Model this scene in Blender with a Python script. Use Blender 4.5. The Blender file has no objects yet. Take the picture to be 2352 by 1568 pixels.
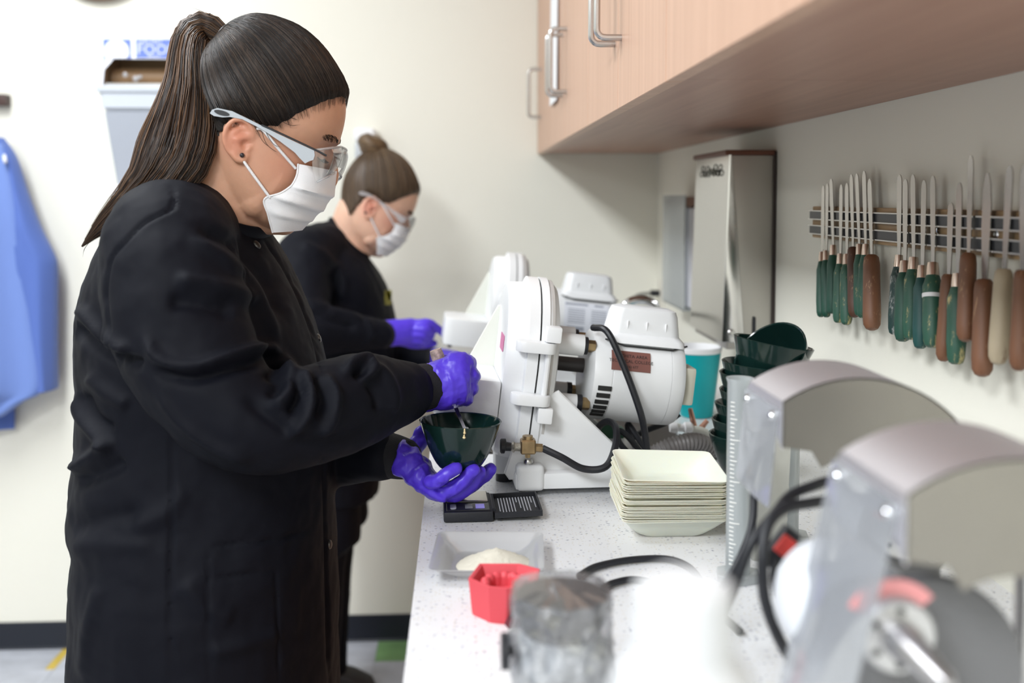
import bpy, bmesh, math, random
import numpy as np
from mathutils import Vector, Matrix, noise as mnoise

# ------------------------------------------------------------------ camera
SC = bpy.context.scene
COL = SC.collection
IW, IH = 2352, 1568
FPX = 35.0 / 36.0 * IW
CAM = np.array([0.0, 0.0, 1.35])
YAW, PITCH = math.radians(-3.03), math.radians(-3.0)
HORIZON = 455.0
SHIFT = (IH / 2 - HORIZON) - FPX * math.tan(-PITCH)
cd = bpy.data.cameras.new('camera')
cd.sensor_width = 36.0
cd.lens = 35.0
cd.shift_y = -SHIFT / IW
cd.clip_start = 0.02
cd.dof.use_dof = True
cd.dof.focus_distance = 1.36
cd.dof.aperture_fstop = 2.7
cam = bpy.data.objects.new('camera', cd)
COL.objects.link(cam)
cam.location = CAM
cam.rotation_euler = (math.pi / 2 + PITCH, 0, YAW)
SC.camera = cam

# ------------------------------------------------------------------ light
SC.view_settings.view_transform = 'Standard'
SC.view_settings.look = 'None'
SC.view_settings.gamma = 1.0
SC.view_settings.use_curve_mapping = False
SC.view_settings.exposure = 0.67
SC.cycles.use_denoising = True
SC.cycles.max_bounces = 8
SC.cycles.diffuse_bounces = 4
SC.cycles.use_adaptive_sampling = True
SC.cycles.adaptive_threshold = 0.02
SC.cycles.transmission_bounces = 8
SC.cycles.transparent_max_bounces = 16
SC.cycles.sample_clamp_indirect = 6.0
SC.cycles.caustics_reflective = False
SC.cycles.caustics_refractive = False
wd = bpy.data.worlds.new('world')
SC.world = wd
wd.use_nodes = True
wd.node_tree.nodes['Background'].inputs[0].default_value = (0.9, 0.95, 1.0, 1)
wd.node_tree.nodes['Background'].inputs[1].default_value = 0.25


def ceiling_lamp(x, y, sx, sy, power, z=2.72):
    l = bpy.data.lights.new('ceiling_lamp', 'AREA')
    l.shape = 'RECTANGLE'
    l.size, l.size_y = sx, sy
    l.energy = power
    l.color = (0.935, 0.97, 1.0)
    o = bpy.data.objects.new('ceiling_lamp', l)
    COL.objects.link(o)
    o.location = (x, y, z)
    return o


ceiling_lamp(-1.25, 1.55, 0.6, 1.2, 34)
ceiling_lamp(-1.25, -0.85, 0.6, 1.2, 64)
ceiling_lamp(-3.60, 1.55, 0.6, 1.2, 9)
ceiling_lamp(-3.60, -0.85, 0.6, 1.2, 26)
ceiling_lamp(-1.25, -3.25, 0.6, 1.2, 44)

# ------------------------------------------------------------------ pixel helpers (positions only)
_f = np.array([-math.sin(YAW) * math.cos(PITCH), math.cos(YAW) * math.cos(PITCH), math.sin(PITCH)])
_r = np.array([math.cos(YAW), math.sin(YAW), 0.0])
_u = np.cross(_r, _f)
PPX, PPY = IW / 2, IH / 2 - SHIFT


def ray(x, y):
    return _f + _r * (x - PPX) / FPX + _u * (PPY - y) / FPX


def at_y(x, y, Y):
    r = ray(x, y)
    return Vector(CAM + r * (Y / r[1]))


def at_z(x, y, Z):
    r = ray(x, y)
    return Vector(CAM + r * ((Z - CAM[2]) / r[2]))


def at_x(x, y, X):
    r = ray(x, y)
    return Vector(CAM + r * (X / r[0]))


def project(P):
    d = np.asarray(P, float) - CAM
    z = d @ _f
    return np.stack([PPX + FPX * (d @ _r) / z, PPY - FPX * (d @ _u) / z], -1)


# ------------------------------------------------------------------ object helpers
def link(name, me, mat=None, parent=None, smooth=True, sharp=None):
    if mat is not None and not me.materials:
        me.materials.append(mat)
    o = bpy.data.objects.new(name, me)
    COL.objects.link(o)
    if parent is not None:
        o.parent = parent
    if smooth:
        me.polygons.foreach_set('use_smooth', [True] * len(me.polygons))
        if sharp:
            me.set_sharp_from_angle(angle=math.radians(sharp))
    return o


def obj(name, bm, mat, parent=None, smooth=True, sharp=35):
    me = bpy.data.meshes.new(name)
    bmesh.ops.recalc_face_normals(bm, faces=bm.faces[:])
    bm.to_mesh(me)
    bm.free()
    return link(name, me, mat, parent, smooth, sharp)


def tag(o, label, cat, group=None):
    o['label'] = label
    o['category'] = cat
    if group:
        o['group'] = group
    return o


def structure(o):
    o['kind'] = 'structure'
    return o


def empty(name, loc=(0, 0, 0), rz=0.0, rot=None, label=None, cat=None, group=None):
    o = bpy.data.objects.new(name, None)
    o.empty_display_size = 0.05
    COL.objects.link(o)
    o.location = loc
    o.rotation_euler = rot if rot else (0, 0, rz)
    if label:
        tag(o, label, cat, group)
    return o


# ------------------------------------------------------------------ shape helpers
def nb():
    return bmesh.new()


def box(bm, a, b, bev=0.0, seg=2):
    a, b = Vector(a), Vector(b)
    r = bmesh.ops.create_cube(bm, size=1.0)
    vs = r['verts']
    for v in vs:
        v.co = Vector(((a[i] + b[i]) / 2 + v.co[i] * (b[i] - a[i])) for i in range(3))
    if bev > 0:
        es = list({e for v in vs for e in v.link_edges})
        bmesh.ops.bevel(bm, geom=es, offset=bev, segments=seg, profile=0.6, affect='EDGES')
    return bm


def xform(bm, mat, verts=None):
    bmesh.ops.transform(bm, matrix=mat, verts=verts or bm.verts[:])
    return bm


def frames(pts):
    pts = [Vector(p) for p in pts]
    n = len(pts)
    T = []
    for i in range(n):
        a = pts[max(i - 1, 0)]
        b = pts[min(i + 1, n - 1)]
        t = (b - a)
        T.append(t.normalized() if t.length > 1e-9 else Vector((0, 0, 1)))
    up = Vector((0, 0, 1)) if abs(T[0].z) < 0.9 else Vector((1, 0, 0))
    N = [(up - T[0] * up.dot(T[0])).normalized()]
    for i in range(1, n):
        q = T[i - 1].rotation_difference(T[i])
        v = q @ N[-1]
        N.append((v - T[i] * v.dot(T[i])).normalized())
    return pts, T, N


def tube(bm, pts, rad, seg=10, cap=True, flat=1.0, round_cap=False):
    """tube along pts; rad number or list; flat squashes the second axis"""
    if round_cap:
        pts = [Vector(p) for p in pts]
        rl = list(rad) if hasattr(rad, '__len__') else [rad] * len(pts)
        d0 = (pts[0] - pts[1]).normalized()
        d1 = (pts[-1] - pts[-2]).normalized()
        a, b = rl[0], rl[-1]
        pre = [(pts[0] + d0 * a * math.sin(t), a * math.cos(t)) for t in (1.5, 1.15, 0.75, 0.35)]
        post = [(pts[-1] + d1 * b * math.sin(t), b * math.cos(t)) for t in (0.35, 0.75, 1.15, 1.5)]
        pts = [p for p, _ in pre] + pts + [p for p, _ in post]
        rad = [r for _, r in pre] + rl + [r for _, r in post]
    pts, T, N = frames(pts)
    rings = []
    for i, p in enumerate(pts):
        r = rad[i] if hasattr(rad, '__len__') else rad
        b = T[i].cross(N[i])
        rings.append([bm.verts.new(p + N[i] * (math.cos(2 * math.pi * k / seg) * r) + b * (math.sin(2 * math.pi * k / seg) * r * flat)) for k in range(seg)])
    for i in range(len(rings) - 1):
        for k in range(seg):
            bm.faces.new((rings[i][k], rings[i][(k + 1) % seg], rings[i + 1][(k + 1) % seg], rings[i + 1][k]))
    if cap:
        bm.faces.new(rings[0][::-1])
        bm.faces.new(rings[-1])
    return bm


def spline(pts, n=8):
    """Catmull-Rom through points"""
    P = [np.array(p, float) for p in pts]
    P = [2 * P[0] - P[1]] + P + [2 * P[-1] - P[-2]]
    out = []
    for i in range(1, len(P) - 2):
        for k in range(n):
            t = k / n
            a, b, c, d = P[i - 1], P[i], P[i + 1], P[i + 2]
            out.append(0.5 * ((2 * b) + (c - a) * t + (2 * a - 5 * b + 4 * c - d) * t ** 2 + (3 * b - a - 3 * c + d) * t ** 3))
    out.append(P[-2])
    return out


def interp(keys, n):
    """keys: list of number tuples with key[0] as parameter, smooth resample to n rows (Catmull-Rom)"""
    return spline(keys, n)


def lathe(bm, prof, seg=32, axis='Z', close_ends=True, center=(0, 0, 0)):
    rings = []
    c = Vector(center)
    for r, h in prof:
        ring = []
        for k in range(seg):
            a = 2 * math.pi * k / seg
            x, y = r * math.cos(a), r * math.sin(a)
            co = {'Z': (x, y, h), 'X': (h, x, y), 'Y': (y, h, x)}[axis]
            ring.append(bm.verts.new(c + Vector(co)))
        rings.append(ring)
    for i in range(len(rings) - 1):
        for k in range(seg):
            bm.faces.new((rings[i][k], rings[i][(k + 1) % seg], rings[i + 1][(k + 1) % seg], rings[i + 1][k]))
    if close_ends:
        bm.faces.new(rings[0][::-1])
        bm.faces.new(rings[-1])
    return bm


def prism(bm, poly, depth, frame=None, bev=0.0, seg=2):
    """poly 2D outline in local XY, extruded along local Z by depth, then frame matrix"""
    vs = [bm.verts.new((p[0], p[1], 0)) for p in poly]
    f = bm.faces.new(vs)
    r = bmesh.ops.extrude_face_region(bm, geom=[f])
    nv = [g for g in r['geom'] if isinstance(g, bmesh.types.BMVert)]
    for v in nv:
        v.co.z += depth
    allv = vs + nv
    if bev > 0:
        es = [e for e in {e for v in allv for e in v.link_edges} if len(e.link_faces) == 2 and e.calc_face_angle(0) > 0.5]
        rr = bmesh.ops.bevel(bm, geom=es, offset=bev, segments=seg, profile=0.6, affect='EDGES')
        allv = list({v for f2 in bm.faces for v in f2.verts}) if frame is not None and len(bm.verts) == len(allv) + 0 else None
    if frame is not None:
        bmesh.ops.transform(bm, matrix=frame, verts=bm.verts[:] if allv is None else allv)
    return bm


def mat_axes(origin, x, y, z):
    m = Matrix.Identity(4)
    for i, a in enumerate((x, y, z)):
        a = Vector(a)
        m[0][i], m[1][i], m[2][i] = a
    m[0][3], m[1][3], m[2][3] = origin
    return m


def rrect(w, h, r, n=5):
    """rounded rectangle outline centred at 0"""
    out = []
    for cx, cy, a0 in ((w / 2 - r, h / 2 - r, 0), (-w / 2 + r, h / 2 - r, 90), (-w / 2 + r, -h / 2 + r, 180), (w / 2 - r, -h / 2 + r, 270)):
        for k in range(n + 1):
            a = math.radians(a0 + 90 * k / n)
            out.append((cx + r * math.cos(a), cy + r * math.sin(a)))
    return out


def loft(bm, rings, caps=True):
    R = [[bm.verts.new(p) for p in ring] for ring in rings]
    n = len(R[0])
    for i in range(len(R) - 1):
        for k in range(n):
            bm.faces.new((R[i][k], R[i][(k + 1) % n], R[i + 1][(k + 1) % n], R[i + 1][k]))
    if caps:
        bm.faces.new(R[0][::-1])
        bm.faces.new(R[-1])
    return bm


def thicken(bm, t):
    bmesh.ops.recalc_face_normals(bm, faces=bm.faces[:])
    bm.normal_update()
    bmesh.ops.solidify(bm, geom=bm.faces[:], thickness=t)
    return bm


def remesh(bm, voxel, smooth=4, factor=0.5):
    """union of overlapping closed shapes as one continuous surface; returns mesh"""
    me = bpy.data.meshes.new('tmp')
    bmesh.ops.recalc_face_normals(bm, faces=bm.faces[:])
    bm.to_mesh(me)
    bm.free()
    o = bpy.data.objects.new('tmp', me)
    COL.objects.link(o)
    m = o.modifiers.new('r', 'REMESH')
    m.mode = 'VOXEL'
    m.voxel_size = voxel
    if smooth:
        s = o.modifiers.new('s', 'SMOOTH')
        s.iterations = smooth
        s.factor = factor
    dg = bpy.context.evaluated_depsgraph_get()
    out = bpy.data.meshes.new_from_object(o.evaluated_get(dg))
    bpy.data.objects.remove(o)
    bpy.data.meshes.remove(me)
    return out


def get_co(me):
    a = np.empty(len(me.vertices) * 3)
    me.vertices.foreach_get('co', a)
    return a.reshape(-1, 3)


def get_no(me):
    a = np.empty(len(me.vertices) * 3)
    me.vertices.foreach_get('normal', a)
    return a.reshape(-1, 3)


def set_co(me, a):
    me.vertices.foreach_set('co', np.ascontiguousarray(a).ravel())
    me.update()


def text_mesh(name, body, size, frame, mat, parent, align='CENTER', thick=0.0):
    cu = bpy.data.curves.new('txt', 'FONT')
    cu.body = body
    cu.size = size
    cu.align_x = align
    cu.align_y = 'CENTER'
    cu.extrude = thick
    cu.resolution_u = 2
    t = bpy.data.objects.new('txt', cu)
    COL.objects.link(t)
    dg = bpy.context.evaluated_depsgraph_get()
    me = bpy.data.meshes.new_from_object(t.evaluated_get(dg))
    bpy.data.objects.remove(t)
    me.transform(frame)
    me.materials.clear()
    return link(name, me, mat, parent, smooth=False)


# ------------------------------------------------------------------ materials
MATS = {}


def pbr(name, col, rough=0.5, metal=0.0, bump=0.0, bscale=200.0, var=0.0, vscale=20.0, var_col=None, sheen=0.0,
        trans=0.0, ior=1.45, coat=0.0, sss=0.0, stretch=None, alpha=1.0, rvar=0.0):
    if name in MATS:
        return MATS[name]
    m = bpy.data.materials.new(name)
    m.use_nodes = True
    nt = m.node_tree
    b = nt.nodes['Principled BSDF']
    I = b.inputs
    I['Base Color'].default_value = (*col, 1)
    I['Roughness'].default_value = rough
    I['Metallic'].default_value = metal
    I['IOR'].default_value = ior
    I['Transmission Weight'].default_value = trans
    I['Coat Weight'].default_value = coat
    I['Sheen Weight'].default_value = sheen
    I['Alpha'].default_value = alpha
    if sss:
        I['Subsurface Weight'].default_value = sss
        I['Subsurface Radius'].default_value = (0.012, 0.005, 0.003)
        I['Subsurface Scale'].default_value = 1.0
    tc = None
    if bump or var or rvar:
        tc = nt.nodes.new('ShaderNodeTexCoord')
        src = tc.outputs['Object']
        if stretch:
            mp = nt.nodes.new('ShaderNodeMapping')
            mp.inputs['Scale'].default_value = stretch
            nt.links.new(src, mp.inputs[0])
            src = mp.outputs[0]
    if var or rvar:
        n = nt.nodes.new('ShaderNodeTexNoise')
        n.inputs['Scale'].default_value = vscale
        n.inputs['Detail'].default_value = 5
        nt.links.new(src, n.inputs['Vector'])
        if var:
            mx = nt.nodes.new('ShaderNodeMix')
            mx.data_type = 'RGBA'
            mx.inputs[6].default_value = (*col, 1)
            vc = var_col or tuple(c * (1 - var) for c in col)
            mx.inputs[7].default_value = (*vc, 1)
            cr = nt.nodes.new('ShaderNodeMapRange')
            cr.inputs[1].default_value = 0.35
            cr.inputs[2].default_value = 0.65
            nt.links.new(n.outputs[0], cr.inputs[0])
            nt.links.new(cr.outputs[0], mx.inputs[0])
            nt.links.new(mx.outputs[2], I['Base Color'])
        if rvar:
            mr = nt.nodes.new('ShaderNodeMapRange')
            mr.inputs[3].default_value = max(0, rough - rvar)
            mr.inputs[4].default_value = min(1, rough + rvar)
            nt.links.new(n.outputs[0], mr.inputs[0])
            nt.links.new(mr.outputs[0], I['Roughness'])
    if bump:
        n2 = nt.nodes.new('ShaderNodeTexNoise')
        n2.inputs['Scale'].default_value = bscale
        n2.inputs['Detail'].default_value = 3
        nt.links.new(src, n2.inputs['Vector'])
        bp = nt.nodes.new('ShaderNodeBump')
        bp.inputs['Strength'].default_value = bump
        bp.inputs['Distance'].default_value = 0.002
        nt.links.new(n2.outputs[0], bp.inputs['Height'])
        nt.links.new(bp.outputs[0], I['Normal'])
    MATS[name] = m
    return m


def clear_plastic(name, tint=(0.97, 0.98, 1.0), refl=0.09, frost=0.0, frost_col=(0.85, 0.88, 0.92)):
    """thin clear sheet: transparent + fresnel gloss + a little haze of the plastic itself"""
    if name in MATS:
        return MATS[name]
    m = bpy.data.materials.new(name)
    m.use_nodes = True
    nt = m.node_tree
    nt.nodes.clear()
    out = nt.nodes.new('ShaderNodeOutputMaterial')
    tr = nt.nodes.new('ShaderNodeBsdfTransparent')
    tr.inputs[0].default_value = (*tint, 1)
    gl = nt.nodes.new('ShaderNodeBsdfGlossy')
    gl.inputs['Roughness'].default_value = 0.06
    df = nt.nodes.new('ShaderNodeBsdfTranslucent')
    df.inputs[0].default_value = (*frost_col, 1)
    d2 = nt.nodes.new('ShaderNodeBsdfDiffuse')
    d2.inputs[0].default_value = (*frost_col, 1)
    dm = nt.nodes.new('ShaderNodeMixShader')
    nt.links.new(df.outputs[0], dm.inputs[1])
    nt.links.new(d2.outputs[0], dm.inputs[2])
    m1 = nt.nodes.new('ShaderNodeMixShader')
    m1.inputs[0].default_value = frost
    nt.links.new(tr.outputs[0], m1.inputs[1])
    nt.links.new(dm.outputs[0], m1.inputs[2])
    fr = nt.nodes.new('ShaderNodeFresnel')
    fr.inputs[0].default_value = 1.3
    mr = nt.nodes.new('ShaderNodeMapRange')
    mr.inputs[3].default_value = refl * 0.5
    mr.inputs[4].default_value = 0.75
    nt.links.new(fr.outputs[0], mr.inputs[0])
    m2 = nt.nodes.new('ShaderNodeMixShader')
    nt.links.new(mr.outputs[0], m2.inputs[0])
    nt.links.new(m1.outputs[0], m2.inputs[1])
    nt.links.new(gl.outputs[0], m2.inputs[2])
    nt.links.new(m2.outputs[0], out.inputs[0])
    MATS[name] = m
    return m


M_white = pbr('white_enamel', (0.80, 0.81, 0.82), 0.32, bump=0.06, bscale=260)
M_white_pl = pbr('white_plastic', (0.82, 0.82, 0.83), 0.4)
M_black = pbr('black_rubber', (0.012, 0.013, 0.017), 0.42)
M_blackpl = pbr('black_plastic', (0.012, 0.013, 0.017), 0.5, bump=0.1, bscale=900)
M_brass = pbr('brass', (0.42, 0.30, 0.16), 0.38, 0.9, var=0.35, vscale=60)
M_steel = pbr('brushed_steel', (0.55, 0.54, 0.53), 0.27, 1.0, bump=0.05, bscale=60, stretch=(40, 40, 1))
M_chrome = pbr('chrome', (0.75, 0.76, 0.78), 0.08, 1.0)
M_alu = pbr('brushed_aluminium', (0.60, 0.59, 0.60), 0.34, 1.0, bump=0.05, bscale=30, stretch=(3, 60, 60))
M_green_rub = pbr('dark_green_vinyl', (0.006, 0.022, 0.019), 0.12, ior=1.5)
M_clear = clear_plastic('clear_plastic', frost=0.05)
M_frost = clear_plastic('frosted_plastic', tint=(0.95, 0.97, 0.98), frost=0.55, frost_col=(0.84, 0.88, 0.89))
# ------------------------------------------------------------------ the room
XW, YB, XL, YF, ZC = 0.60, 3.00, -5.4, -4.4, 2.75
ZT = 0.92            # counter top height
M_wall = pbr('cream_wall_paint', (0.80, 0.785, 0.70), 0.7, bump=0.08, bscale=380)
M_ceil = pbr('ceiling_white', (0.82, 0.82, 0.80), 0.85, bump=0.2, bscale=120)
M_basebd = pbr('dark_vinyl_base', (0.010, 0.013, 0.022), 0.42)


def wall(name, a, b, mat):
    bm = nb()
    box(bm, a, b)
    return structure(obj(name, bm, mat, smooth=False))


wall('wall_back', (XL - 0.1, YB, 0), (XW + 0.1, YB + 0.1, ZC), M_wall)
wall('wall_right', (XW, YF, 0), (XW + 0.1, YB, ZC), M_wall)
wall('wall_left', (XL - 0.1, YF, 0), (XL, YB, ZC), M_wall)
wall('wall_front', (XL - 0.1, YF - 0.1, 0), (XW + 0.1, YF, ZC), M_wall)
wall('ceiling', (XL - 0.1, YF - 0.1, ZC), (XW + 0.1, YB + 0.1, ZC + 0.1), M_ceil)
floor = wall('floor', (XL - 0.1, YF - 0.1, -0.1), (XW + 0.1, YB + 0.1, -0.004), pbr('floor_grout', (0.30, 0.31, 0.34), 0.7))
bm = nb()
prism(bm, [(0, 0), (0.013, 0.001), (0.007, 0.006), (0.005, 0.02), (0.004, 0.078), (0.0, 0.08)], XW - XL,
      mat_axes((XW, YB, 0), (0, -1, 0), (0, 0, 1), (-1, 0, 0)))
structure(obj('baseboard_back', bm, M_basebd, sharp=40))
# floor tiles: only where the frame or a step to the side can see them
TS = 0.305
tile_cols = {'grey': (0.52, 0.54, 0.60), 'yellow': (0.68, 0.50, 0.10), 'green': (0.22, 0.40, 0.17)}
tile_mats = {k: pbr('tile_' + k, c, 0.35, var=0.22, vscale=9) for k, c in tile_cols.items()}
tile_me = {}
for k in tile_cols:
    bm = nb()
    box(bm, (-TS / 2 + 0.0006, -TS / 2 + 0.0006, -0.004), (TS / 2 - 0.0006, TS / 2 - 0.0006, 0.0), 0)
    me = bpy.data.meshes.new('floor_tile')
    bm.to_mesh(me)
    bm.free()
    me.materials.append(tile_mats[k])
    tile_me[k] = me
yel = at_z(130, 1520, 0)
grn = at_z(895, 1498, 0)
# tile grid phase so that the green tile starts at its left edge in the photograph
gx0 = at_z(864, 1500, 0).x
gy0 = at_z(895, 1518, 0).y
yx0 = at_z(118, 1520, 0)
jy_ = math.floor((yx0.y - gy0) / TS)
for i in range(-9, 1):
    for j in range(-6, 2):
        cx, cy = gx0 + (i + 0.5) * TS, gy0 + (j + 0.5) * TS
        sy = 1.0
        if cy + TS / 2 > YB:
            lo = cy - TS / 2
            if lo > YB - 0.02:
                continue
            sy = (YB - lo) / TS
            cy = (YB + lo) / 2
        k = 'grey'
        if i == 0 and j == 0:
            k = 'green'
        if (i * 7 + j * 3) % 23 == 5 and j < -1:
            k = 'yellow' if i % 2 else 'green'
        t = bpy.data.objects.new('floor_tile', tile_me[k])
        COL.objects.link(t)
        t.parent = floor
        t.location = (cx, cy, 0)
        t.scale.y = sy
        if k == 'grey' and j == jy_ and abs(cx - yx0.x) < TS / 2:
            # this tile is cut: the yellow piece starts inside it
            a_, b_ = cx - TS / 2, cx + TS / 2
            t.scale.x = (yx0.x - a_) / TS
            t.location.x = (a_ + yx0.x) / 2
            t2 = t.copy()
            COL.objects.link(t2)
            t2.data = tile_me['yellow']
            t2.scale.x = (b_ - yx0.x) / TS
            t2.location.x = (b_ + yx0.x) / 2

# ------------------------------------------------------------------ worktop and base cabinets
M_quartz = bpy.data.materials.new('white_speckled_quartz')
M_quartz.use_nodes = True
nt = M_quartz.node_tree
b = nt.nodes['Principled BSDF']
b.inputs['Roughness'].default_value = 0.28
tc = nt.nodes.new('ShaderNodeTexCoord')
mp = nt.nodes.new('ShaderNodeMapping')
mp.inputs['Scale'].default_value = (1, 1.6, 1)
nt.links.new(tc.outputs['Object'], mp.inputs[0])
prev = None
base = (0.71, 0.715, 0.73, 1)
for sc, thr, colr in ((150, 0.20, (0.26, 0.27, 0.33, 1)), (95, 0.15, (0.46, 0.46, 0.52, 1)), (240, 0.22, (0.58, 0.52, 0.42, 1))):
    vo = nt.nodes.new('ShaderNodeTexVoronoi')
    vo.inputs['Scale'].default_value = sc
    nt.links.new(mp.outputs[0], vo.inputs['Vector'])
    lt = nt.nodes.new('ShaderNodeMapRange')
    lt.inputs[1].default_value = thr
    lt.inputs[2].default_value = thr + 0.07
    lt.inputs[3].default_value = 1
    lt.inputs[4].default_value = 0
    nt.links.new(vo.outputs['Distance'], lt.inputs[0])
    # only some cells carry a fleck
    wn = nt.nodes.new('ShaderNodeMath')
    wn.operation = 'GREATER_THAN'
    wn.inputs[1].default_value = 0.62
    sep = nt.nodes.new('ShaderNodeSeparateColor')
    nt.links.new(vo.outputs['Color'], sep.inputs[0])
    nt.links.new(sep.outputs[0], wn.inputs[0])
    ml = nt.nodes.new('ShaderNodeMath')
    ml.operation = 'MULTIPLY'
    nt.links.new(wn.outputs[0], ml.inputs[0])
    nt.links.new(lt.outputs[0], ml.inputs[1])
    mx = nt.nodes.new('ShaderNodeMix')
    mx.data_type = 'RGBA'
    nt.links.new(ml.outputs[0], mx.inputs[0])
    if prev is None:
        mx.inputs[6].default_value = base
    else:
        nt.links.new(prev.outputs[2], mx.inputs[6])
    mx.inputs[7].default_value = colr
    prev = mx
nt.links.new(prev.outputs[2], b.inputs['Base Color'])

XC = -0.051
SK = (0.045, 0.40, 1.655, 2.03)      # sink cut-out x0 x1 y0 y1
top = empty('worktop', (0.27, 1.2, ZT - 0.04), label='white speckled stone worktop running along the right wall', cat='worktop')
Y0c = -0.4


def rel(bm, e):
    bmesh.ops.translate(bm, vec=-Vector(e.location), verts=bm.verts[:])
    return bm


bm = nb()
for a, c in (((XC, Y0c, ZT - 0.04), (XW, SK[2], ZT)), ((XC, SK[3], ZT - 0.04), (XW, YB, ZT)),
             ((XC, SK[2], ZT - 0.04), (SK[0], SK[3], ZT)), ((SK[1], SK[2], ZT - 0.04), (XW, SK[3], ZT))):
    box(bm, a, c)
bmesh.ops.remove_doubles(bm, verts=bm.verts[:], dist=1e-5)
obj('slab', rel(bm, top), M_quartz, top, smooth=False)
# sink basin under the cut-out
sink = empty('sink_basin', ((SK[0] + SK[1]) / 2, (SK[2] + SK[3]) / 2, ZT - 0.2), label='stainless steel sink sunk in the worktop between the two white trimmers', cat='sink')
bm = nb()
t = 0.0015
prof = []
rings = []
for zz, ins in ((ZT - 0.002, -0.0), (ZT - 0.03, 0.001), (ZT - 0.16, 0.012), (ZT - 0.185, 0.03), (ZT - 0.19, 0.06)):
    w, h = SK[1] - SK[0] - 2 * ins - 0.004, SK[3] - SK[2] - 2 * ins - 0.004
    rings.append([(sink.location.x + x, sink.location.y + y, zz) for x, y in rrect(w, h, 0.045)])
rings = rings + [[(p[0] * 1.0, p[1], p[2] - 0.002) for p in r] for r in rings[::-1]]
loft(bm, rings[:5], caps=False)
bm.faces.new([bm.verts.new(p) for p in rings[4]])
bmesh.ops.remove_doubles(bm, verts=bm.verts[:], dist=1e-6)
thicken(bm, 0.0015)
obj('basin', rel(bm, sink), pbr('sink_steel', (0.42, 0.40, 0.38), 0.35, 1.0), sink)
bm = nb()
lathe(bm, [(0.0001, 0.0), (0.03, 0.001), (0.032, 0.003), (0.0001, 0.0035)], 20, center=(0, 0, 0.011))
obj('drain', bm, M_chrome, sink)

M_wood = bpy.data.materials.new('maple_laminate')
M_wood.use_nodes = True
nt = M_wood.node_tree
b = nt.nodes['Principled BSDF']
b.inputs['Roughness'].default_value = 0.38
tc = nt.nodes.new('ShaderNodeTexCoord')
mp = nt.nodes.new('ShaderNodeMapping')
mp.inputs['Scale'].default_value = (60, 60, 2.2)
nt.links.new(tc.outputs['Object'], mp.inputs[0])
n1 = nt.nodes.new('ShaderNodeTexNoise')
n1.inputs['Scale'].default_value = 1.0
n1.inputs['Detail'].default_value = 6
nt.links.new(mp.outputs[0], n1.inputs['Vector'])
cr = nt.nodes.new('ShaderNodeValToRGB')
cr.color_ramp.elements[0].position = 0.3
cr.color_ramp.elements[0].color = (0.50, 0.300, 0.205, 1)
cr.color_ramp.elements[1].position = 0.72
cr.color_ramp.elements[1].color = (0.60, 0.375, 0.265, 1)
nt.links.new(n1.outputs[0], cr.inputs[0])
nt.links.new(cr.outputs[0], b.inputs['Base Color'])
M_wood_shade = M_wood.copy()  # darker, redder copy: shade under the wall cabinets painted into the wood colour
M_wood_shade.name = 'maple_laminate_painted_shade'
for nd in M_wood_shade.node_tree.nodes:
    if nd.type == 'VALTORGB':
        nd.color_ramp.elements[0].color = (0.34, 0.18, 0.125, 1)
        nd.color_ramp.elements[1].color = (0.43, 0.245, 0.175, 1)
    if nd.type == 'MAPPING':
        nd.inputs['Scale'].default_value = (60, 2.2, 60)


def pull(parent, p, L, mat=M_steel, out=(-1, 0, 0)):
    """D shaped bar pull, p = lower fixing point on the door face"""
    o = Vector(out) * 0.036
    p = Vector(p)
    r = 0.012
    pts = [p, p + o * 0.6]
    for k in range(1, 6):
        a = k / 5 * math.pi / 2
        pts.append(p + o * 0.66 + o.normalized() * r * math.sin(a) + Vector((0, 0, r * (1 - math.cos(a)))))
    q = p + Vector((0, 0, L))
    for k in range(0, 6):
        a = (1 - k / 5) * math.pi / 2
        pts.append(q + o * 0.66 + o.normalized() * r * math.sin(a) - Vector((0, 0, r * (1 - math.cos(a)))))
    pts += [q + o * 0.5, q]
    bm = nb()
    tube(bm, pts, 0.0050, 10)
    if parent.parent:
        bmesh.ops.translate(bm, vec=-Vector(parent.parent.location), verts=bm.verts[:])
    return obj('handle', bm, mat, parent)


for y0, y1, n, lab in ((-0.4, 0.35, 2, 'nearest the open end'), (0.35, 1.1, 2, 'beside the standing woman'), (1.1, 1.6, 1, 'in front of the near trimmer'), (1.6, 2.1, 1, 'below the sink'), (2.1, 3.0, 2, 'at the back wall')):
    c = empty('base_cabinet', (0.3, (y0 + y1) / 2, 0), label='maple base cabinet under the worktop ' + lab, cat='cabinet', group='base cabinets under the worktop')
    bm = nb()
    zt = ZT - 0.042 if not (y0 < 1.9 < y1) else ZT - 0.2
    box(bm, (0.0, y0 + 0.001, 0.1), (XW - 0.002, y1 - 0.001, zt))
    box(bm, (0.06, y0 + 0.001, 0.001), (XW - 0.002, y1 - 0.001, 0.1))
    obj('carcass', rel(bm, c), M_wood, c, smooth=False)
    w = (y1 - y0) / n
    for i in range(n):
        bm = nb()
        box(bm, (-0.02, y0 + i * w + 0.002, 0.105), (-0.001, y0 + (i + 1) * w - 0.002, ZT - 0.05), 0.001, 1)
        d = obj('door', rel(bm, c), M_wood, c, smooth=False)
        pull(d, (-0.02, y0 + i * w + (w - 0.05 if i == 0 else 0.05), 0.66), 0.13)

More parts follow.
